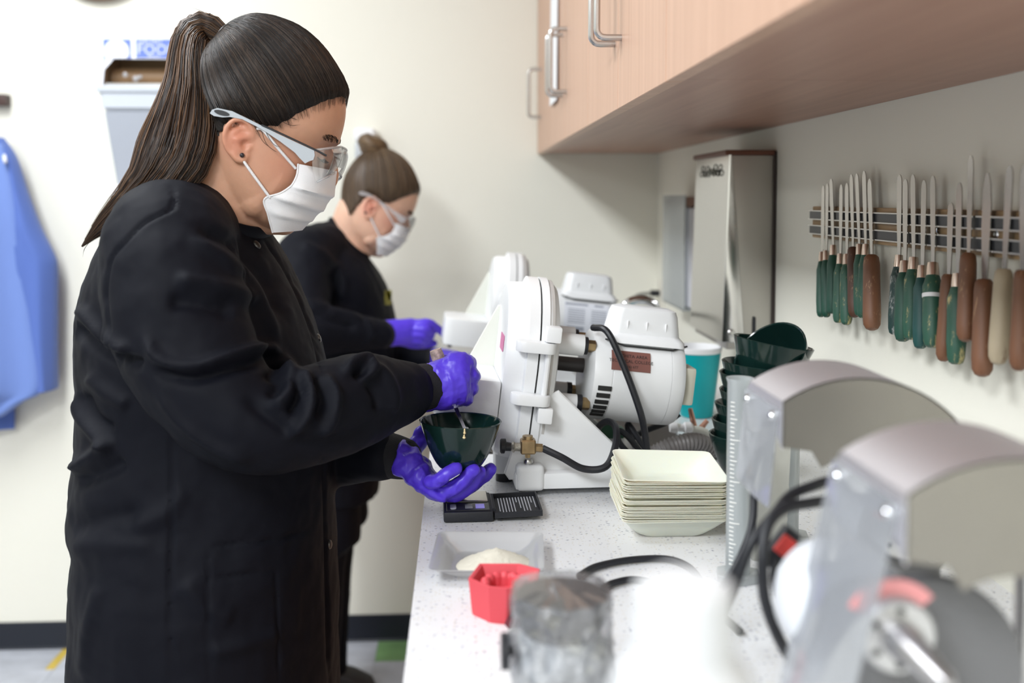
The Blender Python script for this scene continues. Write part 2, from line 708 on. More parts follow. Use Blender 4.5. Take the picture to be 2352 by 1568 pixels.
# ------------------------------------------------------------------ wall cabinets
ZCB, XCF = 1.482, 0.235
M_gap = pbr('cabinet_edge', (0.30, 0.17, 0.11), 0.6)
for (y0, y1, doors, hs, lab) in (
        (1.82, 2.62, ((1.82, 2.22), (2.22, 2.62)), (2.18, 2.26), 'maple wall cabinet with a paper sheet stuck on its far door'),
        (1.13, 1.82, ((1.13, 1.475), (1.475, 1.82)), (1.445, 1.505), 'maple wall cabinet above the steel towel dispenser, between two others'),
        (0.22, 1.13, ((0.22, 0.675), (0.675, 1.13)), (0.64, 0.71), 'maple wall cabinet nearest the camera, above the knife strip'),
        (2.62, 2.998, ((2.62, 2.998),), (2.86,), 'narrow maple wall cabinet against the back wall')):
    c = empty('wall_cabinet', (0.42, (y0 + y1) / 2, ZCB), label=lab, cat='cabinet', group='wall cabinets')
    bm = nb()
    box(bm, (XCF + 0.021, y0 + 0.0006, ZCB + 0.003), (XW - 0.001, y1 - 0.0006, ZCB + 0.75))
    obj('carcass', rel(bm, c), M_wood_shade, c, smooth=False)
    for i, (a, d) in enumerate(doors):
        bm = nb()
        box(bm, (XCF, a + 0.0015, ZCB), (XCF + 0.019, d - 0.0015, ZCB + 0.755), 0.0008, 1)
        dr = obj('door', rel(bm, c), M_wood, c, smooth=False)
        pull(dr, (XCF, hs[i], ZCB + 0.10), 0.136)
pp = empty('paper_sheet', (XCF - 0.002, 2.45, 1.60), label='white paper sheet hanging on the wall cabinet door by its pulls', cat='paper')
bm = nb()
box(bm, (-0.0022, -0.10, -0.02), (0.001, 0.05, 0.42))
for v in bm.verts:
    v.co.x -= 0.004 * (v.co.z < 0)
obj('sheet', bm, pbr('paper_white', (0.85, 0.86, 0.88), 0.7), pp, smooth=False)
# ------------------------------------------------------------------ knife strip and plaster knives on the right wall
strip = empty('magnetic_knife_strip', (XW, 1.25, 1.31), label='wooden rail with two dark magnetic bars holding the plaster knives', cat='knife rack')
sz0, sz1 = 1.2850, 1.3365
ys0, ys1 = 0.86, 1.632
bm = nb()
box(bm, (XW - 0.012, ys0, sz0), (XW, ys1, sz1), 0.002, 2)
obj('wooden_rail', rel(bm, strip), pbr('rail_wood', (0.46, 0.30, 0.16), 0.55, var=0.3, vscale=14, stretch=(1, 1, 12)), strip)
M_mag = pbr('magnet_bar', (0.035, 0.037, 0.042), 0.35)
for zc in (1.3225, 1.2985):
    bm = nb()
    box(bm, (XW - 0.0165, ys0, zc - 0.0065), (XW - 0.010, ys1 + 0.001, zc + 0.0065), 0.0008, 1)
    mb = obj('magnet_bar', rel(bm, strip), M_mag, strip, smooth=False)
    for s in (-1, 1):
        bm = nb()
        box(bm, (XW - 0.0185, ys0, zc + s * 0.0068 - 0.0009), (XW - 0.010, ys1 + 0.002, zc + s * 0.0068 + 0.0009))
        obj('pole_piece', rel(bm, strip), M_steel, mb, smooth=False)
for yy in (1.565, 1.195, 1.06):
    bm = nb()
    lathe(bm, [(0.0001, 0.0), (0.0028, 0.0006), (0.0042, 0.0022), (0.0042, 0.003), (0.0001, 0.003)], 14, axis='X', center=(XW - 0.0148, yy, 1.3105))
    obj('screw', rel(bm, strip), M_chrome, strip)

M_blade = pbr('blade_steel', (0.52, 0.50, 0.48), 0.22, 1.0, bump=0.04, bscale=40, stretch=(1, 1, 0.2))
M_ferr = pbr('ferrule', (0.62, 0.50, 0.42), 0.25, 1.0)


def worn(name, col, wear, amt, scale=30, grain=(1, 1, 0.35)):
    """painted wood with chipped paint showing the colour underneath"""
    m = bpy.data.materials.new(name)
    m.use_nodes = True
    nt = m.node_tree
    b = nt.nodes['Principled BSDF']
    b.inputs['Roughness'].default_value = 0.48
    tc = nt.nodes.new('ShaderNodeTexCoord')
    mp = nt.nodes.new('ShaderNodeMapping')
    mp.inputs['Scale'].default_value = grain
    nt.links.new(tc.outputs['Object'], mp.inputs[0])
    n = nt.nodes.new('ShaderNodeTexNoise')
    n.inputs['Scale'].default_value = scale
    n.inputs['Detail'].default_value = 8
    n.inputs['Roughness'].default_value = 0.75
    nt.links.new(mp.outputs[0], n.inputs['Vector'])
    r = nt.nodes.new('ShaderNodeMapRange')
    r.inputs[1].default_value = 0.62 - amt
    r.inputs[2].default_value = 0.68 - amt * 0.6
    nt.links.new(n.outputs[0], r.inputs[0])
    n2 = nt.nodes.new('ShaderNodeTexNoise')
    n2.inputs['Scale'].default_value = scale * 0.6
    n2.inputs['Detail'].default_value = 4
    nt.links.new(mp.outputs[0], n2.inputs['Vector'])
    m0 = nt.nodes.new('ShaderNodeMix')
    m0.data_type = 'RGBA'
    m0.inputs[6].default_value = (*col, 1)
    m0.inputs[7].default_value = (*[c * 0.55 for c in col], 1)
    nt.links.new(n2.outputs[0], m0.inputs[0])
    mx = nt.nodes.new('ShaderNodeMix')
    mx.data_type = 'RGBA'
    nt.links.new(r.outputs[0], mx.inputs[0])
    nt.links.new(m0.outputs[2], mx.inputs[6])
    mx.inputs[7].default_value = (*wear, 1)
    nt.links.new(mx.outputs[2], b.inputs['Base Color'])
    return m


G1 = worn('green_handle', (0.014, 0.085, 0.055), (0.42, 0.36, 0.18), 0.02, 70)
G2 = worn('green_handle_worn', (0.030, 0.115, 0.075), (0.48, 0.40, 0.18), 0.09, 80)
G3 = worn('teal_handle', (0.010, 0.080, 0.075), (0.25, 0.30, 0.22), 0.03, 70)
G4 = worn('green_handle_white_patches', (0.012, 0.05, 0.045), (0.75, 0.76, 0.74), 0.12, 34)
B1 = worn('brown_handle', (0.23, 0.10, 0.05), (0.40, 0.24, 0.13), 0.03, 45, (3, 3, 0.3))
B2 = worn('dark_brown_handle', (0.11, 0.045, 0.025), (0.30, 0.17, 0.09), 0.03, 45, (3, 3, 0.3))
C1 = worn('cream_worn_handle', (0.55, 0.46, 0.32), (0.20, 0.13, 0.08), 0.06, 40)

ZS = 1568 / 570.0   # scale of the crop the points were read from


def zp(x, y):
    return (1850 + x / ZS, 330 + y / ZS)


NTH = ['first', 'second', 'third', 'fourth', 'fifth', 'sixth', 'seventh', 'eighth', 'ninth']
# tip, blade foot, handle end (crop pixels), handle diameter, blade width, handle material, kind, description, x off the wall
KN = [
    ((112, 262), (103, 700), (97, 1093), .0155, .0150, G1, 'f', 'slim green handled plaster knife, first of the left cluster on the rail', .034),
    ((137, 250), (130, 692), (132, 1095), .0165, .0150, G1, 'f', 'green handled plaster knife, second of the left cluster on the rail', .028),
    ((160, 220), (175, 657), (165, 1072), .0175, .0155, G1, 'f', 'dark green handled plaster knife set a little higher, third of the left cluster', .028),
    ((225, 255), (220, 712), (205, 1130), .0175, .0150, G2, 'f', 'scuffed green handled plaster knife, fourth of the left cluster on the rail', .030),
    ((260, 247), (262, 716), (258, 1143), .0195, .0150, G2, 'f', 'green plaster knife with yellow flaking paint, fifth of the left cluster', .032),
    ((288, 192), (300, 655), (310, 1097), .0185, .0140, B2, 'b', 'dark brown wooden plaster knife between green ones in the left cluster', .028),
    ((322, 187), (340, 652), (338, 1085), .0160, .0140, G2, 'f', 'green plaster knife just right of the dark brown one in the left cluster', .028),
    ((368, 170), (380, 652), (358, 1100), .0165, .0145, G2, 'f', 'green plaster knife with the highest blade of the left cluster', .030),
    ((403, 220), (417, 706), (420, 1178), .0245, .0155, B1, 'b', 'thick brown wooden plaster knife, last and lowest of the left cluster', .032),
    ((592, 193), (590, 722), (560, 1205), .0185, .0165, G4, 'f', 'green plaster knife with white paint patches, first after the gap', .030),
    ((630, 222), (628, 760), (612, 1248), .0225, .0160, G1, 'f', 'smooth green plaster knife right of the white patched one', .034),
    ((677, 192), (683, 737), (662, 1237), .0215, .0150, G2, 'f', 'green plaster knife, third after the gap, blade taller than its neighbours', .030),
    ((748, 228), (738, 790), (725, 1293), .0200, .0150, G3, 'f', 'teal green handled plaster knife left of the white banded one', .032),
    ((803, 200), (805, 772), (800, 1287), .0235, .0145, G2, 'w', 'green plaster knife with a white band round its handle', .032),
    ((917, 370), (905, 825), (870, 1375), .0185, .0150, B1, 'b', 'slim brown wooden plaster knife with the shortest blade', .030),
    ((970, 243), (962, 842), (950, 1393), .0225, .0150, G2, 'f', 'pale green plaster knife partly behind a brown handle', .028),
    ((1043, 72), (1030, 692), (1010, 1250), .0200, .0135, B1, 'b', 'brown handled plaster knife with the highest tip on the rail', .036),
    ((1148, 183), (1130, 858), (1115, 1472), .0230, .0180, B1, 's', 'brown round handled knife with a broad blade, hanging lowest', .032),
    ((1290, 135), (1255, 792), (1215, 1395), .0210, .0150, C1, 'b', 'plaster knife with a cream paint worn handle', .030),
    ((1390, 125), (1372, 800), (1345, 1435), .0190, .0200, B1, 'b', 'brown handled plaster knife cut by the right edge of the picture', .030),
]
for tip, foot, end, hd, bw, hm, kind, lab, off in KN:
    X = XW - off
    T, Fo, E = at_x(*zp(*tip), XW - 0.019), at_x(*zp(*foot), XW - 0.019 - (off - .028) * .5), at_x(*zp(*end), X)
    k = empty('plaster_knife', (X, E.y, E.z), label=lab, cat='knife', group='plaster knives on the magnetic rail')
    o = Vector(k.location)
    # blade in the wall plane
    ax = (T - Fo)
    L = ax.length
    ax.normalize()
    sd = ax.cross(Vector((1, 0, 0))).normalized()
    nx = sd.cross(ax).normalized()
    w = bw / 2
    if kind == 's':
        out = [(-w * .55, 0), (-w * .7, L * .12), (-w * 1.0, L * .45), (-w * 1.05, L * .72), (-w * .8, L * .9), (-w * .3, L), (w * .35, L * .985), (w * .9, L * .85), (w * 1.0, L * .5), (w * .7, L * .12), (w * .55, 0)]
    else:
        out = [(-w * .5, 0), (-w * .62, L * .15), (-w * .85, L * .5), (-w * .9, L * .85), (-w * .8, L * .94), (-w * .45, L * .985), (0, L), (w * .45, L * .985), (w * .8, L * .94), (w * .9, L * .85), (w * .85, L * .5), (w * .62, L * .15), (w * .5, 0)]
    bm = nb()
    prism(bm, out, 0.0014, mat_axes(Fo - o, sd, ax, nx))
    obj('blade', bm, M_blade, k, sharp=30)
    hax = (E - Fo)
    HL = hax.length
    hax.normalize()
    r = hd / 2
    if kind in 'fw':
        bm = nb()
        tube(bm, [Fo - o - hax * 0.004, Fo - o + hax * 0.002, Fo - o + hax * 0.013], [r * .52, r * .60, r * .66], 14)
        obj('ferrule', bm, M_ferr, k)
        s = [(0.012, .66), (0.02, .84), (.25 * HL, 1.0), (.5 * HL, .97), (.75 * HL, .98), (HL - .008, .86), (HL - .002, .68), (HL, .4)]
    else:
        s = [(0.0, .6), (0.003, .82), (0.012, .92), (.5 * HL, .96), (.8 * HL, 1.0), (HL - .008, .93), (HL - .002, .65), (HL, .3)]
    bm = nb()
    tube(bm, [Fo - o + hax * a for a, _ in s], [r * q for _, q in s], 16)
    h = obj('handle', bm, hm, k)
    if kind == 'w':
        bm = nb()
        tube(bm, [Fo - o + hax * (.345 * HL), Fo - o + hax * (.395 * HL)], r * 1.03, 16)
        obj('white_band', bm, M_white_pl, h)

# ------------------------------------------------------------------ small clear clip on the right wall
c = at_x(1995, 872, XW)
k = empty('wall_clip', c, label='small clear plastic clip stuck on the wall below the knives', cat='clip')
bm = nb()
box(bm, (-0.003, -0.022, -0.022), (0, 0.022, 0.012), 0.001, 1)
obj('back_plate', bm, M_clear, k)
bm = nb()
tube(bm, [(-0.003, 0, -0.004), (-0.012, 0, -0.008), (-0.016, 0, -0.002), (-0.015, 0, 0.005)], 0.003, 8)
obj('hook', bm, pbr('clear_hook', (0.25, 0.27, 0.3), 0.15), k)

# ------------------------------------------------------------------ stainless towel dispenser on the right wall
Y1, Y2 = 1.86, 2.115
zt, zb = 1.437, 1.062
d = empty('towel_dispenser', (XW, (Y1 + Y2) / 2, zb), label='stainless steel paper towel dispenser on the right wall', cat='dispenser')
bm = nb()
xf = 0.502
box(bm, (xf + 0.006, Y1, zb), (XW - 0.003, Y2, zt - 0.006), 0.002, 2)
obj('housing', rel(bm, d), pbr('satin_steel_side', (0.47, 0.45, 0.42), 0.38, 1.0, bump=0.03, bscale=400), d, sharp=30)
bm = nb()   # front cover: wedge that comes forward towards the bottom
prism(bm, [(xf + 0.006, zt - 0.004), (xf + 0.012, zt - 0.004), (xf + 0.040, zb + 0.014), (xf - 0.004, zb + 0.014), (xf - 0.004, zb + 0.02)], Y2 - Y1 + 0.006,
      mat_axes((0, Y2 + 0.003, 0), (1, 0, 0), (0, 0, 1), (0, -1, 0)), 0.0012, 1)
cv = obj('front_cover', rel(bm, d), pbr('polished_steel', (0.66, 0.65, 0.64), 0.14, 1.0), d, sharp=30)
bm = nb()
box(bm, (xf - 0.001, Y1 - 0.004, zt - 0.006), (XW - 0.002, Y2 + 0.004, zt + 0.004), 0.002, 1)
obj('top_trim', rel(bm, d), pbr('rust_brown_trim', (0.13, 0.045, 0.025), 0.5), d)
bm = nb()
box(bm, (XW - 0.006, Y1 - 0.004, zb), (XW - 0.001, Y1 + 0.004, zt + 0.002))
obj('wall_gasket', rel(bm, d), pbr('dark_gasket', (0.03, 0.02, 0.018), 0.6), d)
bm = nb()
prism(bm, rrect(0.006, 0.034, 0.0028), 0.0015, mat_axes((XW - 0.040, Y1 - 0.0012, 1.108), (1, 0, 0), (0, 0, 1), (0, -1, 0)))
obj('slot', rel(bm, d), M_black, d)
bm = nb()
lathe(bm, [(0.0001, -0.002), (0.006, -0.0015), (0.008, 0.0), (0.0001, 0.0)], 18, axis='Y', center=(xf + 0.014, Y1 - 0.0035, zb + 0.032))
obj('rivet', rel(bm, d), M_steel, cv)
# maker's emblem: two three-lobed loops joined by a bar
bm = nb()
c0 = Vector((xf + 0.002, 1.985, zt - 0.034))
for s in (-1, 1):
    for a in (90, 210, 330):
        cc = c0 + Vector((0, s * 0.050 + 0.0150 * math.cos(math.radians(a)) * s, 0.0075 * math.sin(math.radians(a))))
        tube(bm, [cc + Vector((-0.0015, 0.0120 * math.cos(t), 0.0055 * math.sin(t))) for t in np.linspace(0, 2 * math.pi, 13)], 0.0012, 6, cap=False)
tube(bm, [c0 + Vector((-0.001, -0.040, 0)), c0 + Vector((-0.001, 0.040, 0))], [0.0022, 0.0022], 6)
lathe(bm, [(0.0001, -0.002), (0.0075, -0.0015), (0.0075, 0.001), (0.0001, 0.001)], 14, axis='X', center=c0)
obj('emblem', rel(bm, d), pbr('emblem_dark', (0.03, 0.035, 0.015), 0.4), cv)

# clear glove box holder behind it
hy1, hy2 = 2.36, 2.60
hz0, hz1 = at_y(1575, 705, 2.45).z, at_y(1545, 448, 2.45).z
hx = at_y(1543, 500, 2.5).x
d = empty('glove_box_holder', (XW, 2.45, hz0), label='clear plastic holder with white boxes beyond the steel towel dispenser', cat='holder')
bm = nb()
box(bm, (hx + 0.014, hy1 + 0.01, hz0 + 0.006), (XW - 0.006, hy2, hz1 - 0.03), 0.003, 1)
obj('carton', rel(bm, d), pbr('white_carton', (0.78, 0.77, 0.82), 0.55), d)
bm = nb()
box(bm, (hx, hy1, hz0), (hx + 0.004, hy2 + 0.01, hz1))
box(bm, (hx, hy1, hz0), (XW, hy2 + 0.01, hz0 + 0.003))
obj('shell', rel(bm, d), M_frost, d, smooth=False)
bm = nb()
box(bm, (hx + 0.006, hy1 + 0.004, hz1 - 0.028), (XW - 0.006, hy2 + 0.006, hz1 - 0.004))  # brown strip painted in for the shadow at the holder's top
obj('top_painted_shade', rel(bm, d), pbr('painted_shade_brown', (0.28, 0.17, 0.13), 0.6), d, smooth=False)

# wall outlet with plug and lead
p = at_x(1520, 690, XW)
p.y = min(p.y, YB - 0.06)
d = empty('wall_outlet', p, label='ivory wall outlet with a plug in the corner behind the tap', cat='outlet')
bm = nb()
box(bm, (-0.005, -0.038, -0.06), (0, 0.038, 0.06), 0.002, 2)
obj('plate', bm, pbr('ivory_plate', (0.75, 0.72, 0.64), 0.4), d)
for zz in (0.022, -0.022):
    bm = nb()
    box(bm, (-0.007, -0.016, zz - 0.014), (-0.004, 0.016, zz + 0.014), 0.002, 1)
    obj('socket', bm, pbr('ivory_plate', (0.75, 0.72, 0.64), 0.4), d)
d2 = empty('plug_lead', p, label='grey lead with black plug arching from the wall outlet', cat='cable')
bm = nb()
box(bm, (-0.034, -0.011, 0.013), (-0.0072, 0.011, 0.031), 0.003, 2)
obj('plug', bm, M_black, d2)
q = at_y(1440, 735, 2.3)
bm = nb()
tube(bm, spline([(-0.034, 0, 0.022), (-0.08, -0.02, 0.016), (-0.14, -0.08, -0.02), tuple(Vector(q) - p), (q.x - p.x, q.y - p.y, ZT + 0.01 - p.z)], 8), 0.005, 8)
obj('lead', bm, pbr('grey_lead', (0.22, 0.22, 0.20), 0.5), d2)

# ------------------------------------------------------------------ back wall: grey dispenser, bag box, white dispenser, clock, peg
M_disp = pbr('grey_dispenser_plastic', (0.52, 0.56, 0.62), 0.4)
M_disp2 = pbr('grey_dispenser_smoked', (0.40, 0.43, 0.49), 0.22)
YD = YB - 0.20


def bw(x, y, Y=YB):
    return at_y(x, y, Y)


tl, tr = bw(226, 200, YD), bw(500, 200, YD)
bl, br = bw(255, 428, YD), bw(485, 428, YD)
d = empty('paper_dispenser', ((tl.x + tr.x) / 2, YB, bl.z), label='grey tapered paper towel dispenser on the back wall behind the ponytail', cat='dispenser')
zt0, zm0, zb0 = tl.z, bw(230, 252, YD).z, bl.z
bm = nb()
loft(bm, [[(tl.x, YB, zt0), (tr.x, YB, zt0), (tr.x, YD, zt0), (tl.x, YD, zt0)], [(tl.x + .008, YB, zm0), (tr.x - .008, YB, zm0), (tr.x - .008, YD, zm0), (tl.x + .008, YD, zm0)]])
bmesh.ops.bevel(bm, geom=bm.edges[:], offset=0.006, segments=2, affect='EDGES')
obj('top_cover', rel(bm, d), M_disp, d)
bm = nb()
box(bm, (tl.x - .006, YD - .006, zt0 - .014), (tr.x + .006, YB, zt0 + .006), 0.005, 2)
obj('lid', rel(bm, d), M_disp, d)
bm = nb()
loft(bm, [[(tl.x + .012, YB, zm0), (tr.x - .012, YB, zm0), (tr.x - .012, YD + .004, zm0), (tl.x + .012, YD + .004, zm0)], [(bl.x, YB, zb0), (br.x, YB, zb0), (br.x, YD + .05, zb0), (bl.x, YD + .05, zb0)]])
bmesh.ops.bevel(bm, geom=bm.edges[:], offset=0.005, segments=2, affect='EDGES')
obj('front_cover', rel(bm, d), M_disp2, d)
bm = nb()
pr = spline([(YD + .07, zb0 + .005), (YD + .03, zb0 - .015), (YD + .02, zb0 - .05), (YD + .03, zb0 - .085)], 5)
rg = [[(x, a, b_) for a, b_ in pr] for x in np.linspace(bl.x - 0.008, br.x, 5)]
R = [[bm.verts.new(q) for q in r_] for r_ in rg]
for i in range(len(R) - 1):
    for j in range(len(pr) - 1):
        bm.faces.new((R[i][j], R[i][j + 1], R[i + 1][j + 1], R[i + 1][j]))
thicken(bm, 0.002)
obj('paper_end', rel(bm, d), pbr('paper_white', (0.85, 0.86, 0.88), 0.7), d)

YX = YB - 0.155
a, b_ = bw(229, 85, YX), bw(520, 195, YX)
d = empty('bag_roll_box', ((a.x + b_.x) / 2, YB - 0.08, zt0 + .006), label='white and blue carton of food bags on top of the grey dispenser', cat='box')
zb1 = zt0 + .006
cutl, cuth = bw(262, 135, YX), bw(240, 160, YX)
M_box = pbr('carton_white', (0.84, 0.86, 0.92), 0.55)
M_boxblue = pbr('carton_blue_print', (0.13, 0.20, 0.62), 0.5)
M_kraft = pbr('carton_kraft', (0.36, 0.24, 0.13), 0.7)
x0, x1 = a.x, b_.x
bm = nb()   # front with the torn opening
prism(bm, [(x0, a.z), (x1, a.z), (x1, cutl.z), (cutl.x, cutl.z), (cuth.x, cuth.z), (cuth.x - .006, zb1), (x0, zb1)], 0.002, mat_axes((0, YX, 0), (1, 0, 0), (0, 0, 1), (0, -1, 0)))
fr = obj('front_panel', rel(bm, d), M_box, d, smooth=False)
bm = nb()
box(bm, (x0, YX, a.z - .002), (x1, YB - .005, a.z))
box(bm, (x0, YX, zb1), (x0 + .002, YB - .005, a.z - .002))
box(bm, (x1 - .002, YX, zb1), (x1, YB - .005, a.z - .002))
obj('carton_sides', rel(bm, d), M_box, d, smooth=False)
bm = nb()
box(bm, (x0 + .002, YB - .012, zb1), (x1 - .002, YB - .005, a.z - .003))
box(bm, (x0 + .003, YX + .02, zb1), (x0 + .006, YB - .012, a.z - .004))
obj('carton_inside', rel(bm, d), M_kraft, d, smooth=False)
bm = nb()
tube(bm, [(x0 + .012, YX + .075, zb1 + .032), (x1 - .01, YX + .075, zb1 + .032)], 0.030, 20)
obj('bag_roll', rel(bm, d), pbr('kraft_roll', (0.30, 0.18, 0.09), 0.45), d)
bm = nb()
box(bm, (x0 + .012, YX - .001, zb1 + .001), (x1 - .01, YX + .02, zb1 + .010))
obj('cutter_strip', rel(bm, d), M_steel, d, smooth=False)
bm = nb()
for px_, py_, r_ in ((288, 172, .007), (312, 181, .009), (322, 177, .006)):
    q = bw(px_, py_, YX + .02)
    lathe(bm, [(0.0005, -r_ * .5), (r_ * .8, -r_ * .2), (r_, 0.001), (r_ * .6, r_ * .4), (0.0005, r_ * .5)], 10, axis='Y', center=(q.x, YX + .018, q.z))
obj('bag_end', rel(bm, d), clear_plastic('bag_film', frost=0.5), d)


def flat(px0, py0, px1, py1, e=.0035):
    u, v = bw(px0, py0, YX - .002), bw(px1, py1, YX - .002)
    bm_ = nb()
    box(bm_, (u.x, YX - e, v.z), (v.x, YX - .002, u.z))
    return bm_


bm = flat(237, 90, 301, 134)
obj('print_panel', rel(bm, d), M_boxblue, fr, smooth=False)
bm = flat(237, 134, 240, 150)
obj('print_panel', rel(bm, d), M_boxblue, fr, smooth=False)
bm = flat(312, 90, 505, 134)
obj('print_panel', rel(bm, d), M_boxblue, fr, smooth=False)
bm = nb()   # white shield shape in the first panel
cc = bw(269, 134, YX)
ss = 0.0
pts2 = []
for t in np.linspace(0, math.pi, 15):
    pts2.append((cc.x + 0.036 * math.cos(t) * (1 if 0.3 < t < 2.84 else .95), cc.z + 0.012 + 0.04 * math.sin(t)))
pts2 += [(cc.x - .028, cc.z), (cc.x + .028, cc.z)]
prism(bm, pts2, 0.0008, mat_axes((0, YX - .0036, 0), (1, 0, 0), (0, 0, 1), (0, -1, 0)))
obj('print_badge', rel(bm, d), M_box, fr, smooth=False)


def wtext(s, px_, py_, size, mat):
    q = bw(px_, py_, YX) - Vector(d.location)
    return text_mesh('lettering', s, size, mat_axes((q.x, YX - .0040 - d.location.y, q.z), (1, 0, 0), (0, 0, 1), (0, -1, 0)), mat, fr, 'LEFT')


M_print = pbr('pale_print', (0.66, 0.70, 0.86), 0.5)
wtext('2000 FEET', 316, 97, 0.016, M_print)
wtext('FOODS', 315, 115, 0.040, M_print)
wtext('BAGS', 340, 130, 0.014, M_print)

# white soap dispenser behind the bun
a, b_ = bw(812, 293, YB - .1), bw(862, 352, YB - .1)
d = empty('soap_dispenser', ((a.x + b_.x) / 2, YB, b_.z), label='small white and grey dispenser on the back wall above the hair bun', cat='dispenser')
zm = bw(830, 326, YB - .1).z
bm = nb()
box(bm, (a.x, YB - .1, zm), (b_.x, YB, a.z), 0.012, 3)
obj('cap', rel(bm, d), M_white_pl, d)
bm = nb()
box(bm, (a.x + .002, YB - .095, b_.z - .02), (b_.x - .002, YB, zm), 0.006, 2)
obj('body', rel(bm, d), pbr('pale_grey_plastic', (0.50, 0.53, 0.56), 0.35), d)

# clock whose lower rim dips into the picture
c = bw(231, -118, YB)
d = empty('wall_clock', c, label='round wall clock whose brown rim just shows at the top edge', cat='clock')
R_ = (c - bw(231, 6, YB)).length
bm = nb()
tube(bm, [(R_ * .93 * math.cos(t), -.018, R_ * .93 * math.sin(t)) for t in np.linspace(0, 2 * math.pi, 49)], R_ * .075, 10, cap=False)
obj('rim', bm, pbr('clock_rim', (0.16, 0.10, 0.06), 0.45), d)
bm = nb()
lathe(bm, [(0.0001, -.014), (R_ * .92, -.014), (R_ * .92, -.001), (0.0001, -.001)], 40, axis='Y')
obj('face', bm, M_white_pl, d)
for a0, L_ in ((60, .62), (-35, .42)):
    bm = nb()
    t = math.radians(a0)
    tube(bm, [(0, -.018, 0), (R_ * L_ * math.sin(t), -.018, R_ * L_ * math.cos(t))], 0.003, 6)
    obj('clock_hand', bm, M_black, d)

# coat peg
c = bw(2, 228, YB)
d = empty('coat_peg', c, label='dark brown wooden coat peg at the left edge', cat='coat hook')
a, b_ = bw(-40, 216, YB - .03), bw(15, 242, YB - .03)
bm = nb()
box(bm, (a.x, YB - .035, b_.z), (b_.x, YB, a.z), 0.003, 2)
obj('peg_block', rel(bm, d), pbr('dark_brown_wood', (0.06, 0.03, 0.025), 0.45), d)
bm = nb()
tube(bm, [(a.x + .012, YB - .03, b_.z + .012), (a.x + .012, YB - .06, b_.z + .005), (a.x + .012, YB - .075, b_.z + .02)], 0.006, 8)
obj('hook', rel(bm, d), M_steel, d)

# ------------------------------------------------------------------ blue lab coat hanging at the left
M_coat = pbr('blue_cotton', (0.085, 0.15, 0.45), 0.8, bump=0.25, bscale=700, sheen=0.2)
M_coat2 = pbr('light_blue_cotton', (0.155, 0.245, 0.58), 0.8, bump=0.25, bscale=700, sheen=0.2)
co = empty('lab_coat', bw(-60, 300, YB - .05), label='blue cotton lab coat hanging on the back wall', cat='coat')


def drape(rows, Yc, amp, nf, seed, mat, name, thick=0.004, n=44, depth=0.05):
    """hanging cloth tube: rows of (y_px, x_left_px, x_right_px); folds run down the cloth"""
    rr = interp(rows, 8)
    bm_ = nb()
    rings = []
    random.seed(seed)
    ph = [random.uniform(0, 6.28) for _ in range(4)]
    for i, (yy, xl, xr) in enumerate(rr):
        A, B = at_y(xl, yy, Yc), at_y(xr, yy, Yc)
        cx, hw = (A.x + B.x) / 2, (B.x - A.x) / 2
        fr_ = i / (len(rr) - 1)
        ring = []
        for k in range(n):
            t = 2 * math.pi * k / n
            ct, st = math.cos(t), math.sin(t)
            fold = amp * (0.35 + fr_) * (math.sin(nf * ct * 2.2 + ph[0] + fr_ * 1.5) + .5 * math.sin(nf * 1.9 * ct + ph[1]))
            dd = depth * (0.45 + .55 * min(1, fr_ * 3))
            ring.append((cx + hw * (abs(ct) ** .85) * (1 if ct > 0 else -1), Yc + st * dd + (fold if st < 0 else 0) * abs(st) ** .5, A.z))
        rings.append(ring)
    loft(bm_, rings)
    return obj(name, rel(bm_, co), mat, co, sharp=80)


drape([(330, -170, 6), (380, -230, 22), (470, -250, 44), (600, -260, 62), (750, -265, 84), (890, -270, 100), (925, -270, 55), (958, -270, 8)], YB - .10, 0.012, 3.5, 3, M_coat2, 'coat_body', depth=.06)
drape([(316, -30, 8), (360, 0, 36), (440, 6, 62), (520, 12, 92), (585, 22, 124), (620, 30, 131), (700, 44, 131), (800, 62, 130), (885, 88, 129), (893, 92, 126)], YB - .075, 0.007, 3.0, 8, M_coat, 'sleeve', depth=.05)
drape([(860, -60, 34), (985, -60, 34)], YB - .03, 0.004, 2.0, 5, M_coat, 'rear_hem', depth=.02)
bm = nb()
tube(bm, spline([bw(-60, 262, YB - .05), bw(-20, 300, YB - .05), bw(4, 330, YB - .06), bw(12, 372, YB - .13)], 5), 0.005, 8)
obj('hanger', rel(bm, co), M_white_pl, co)
# ------------------------------------------------------------------ model trimmers
M_seam = pbr('dark_seam', (0.02, 0.02, 0.02), 0.6)
M_cream = pbr('cream_cast', (0.74, 0.75, 0.68), 0.4)
M_grey = pbr('grey_gasket', (0.50, 0.48, 0.46), 0.5)
M_dark = pbr('dark_iron', (0.05, 0.045, 0.045), 0.5)


def arch(w, h_top, h_bot, n=22, pw=2.0):
    """arched housing outline in (y, z): round top, sides narrowing to a rounded foot"""
    out = []
    for k in range(n + 1):
        t = math.pi * k / n
        out.append((w * math.cos(t), h_top * math.sin(t)))
    for k in range(1, 8):
        t = k / 8
        out.append((-w * (1 - 0.10 * t), -h_bot * 0.75 * t))
    for k in range(0, 9):
        t = math.pi / 2 * k / 8
        out.append((-w * 0.90 + 0.03 * (1 - math.cos(t)) + (w * 0.9 - 0.03) * 0 , -h_bot * 0.75 - (h_bot * 0.25) * math.sin(t)))
    for k in range(0, 9):
        t = math.pi / 2 * (1 - k / 8)
        out.append((w * 0.90 - 0.03 * (1 - math.cos(t)), -h_bot * 0.75 - (h_bot * 0.25) * math.sin(t)))
    for k in range(7, 0, -1):
        t = k / 8
        out.append((w * (1 - 0.10 * t), -h_bot * 0.75 * t))
    return out


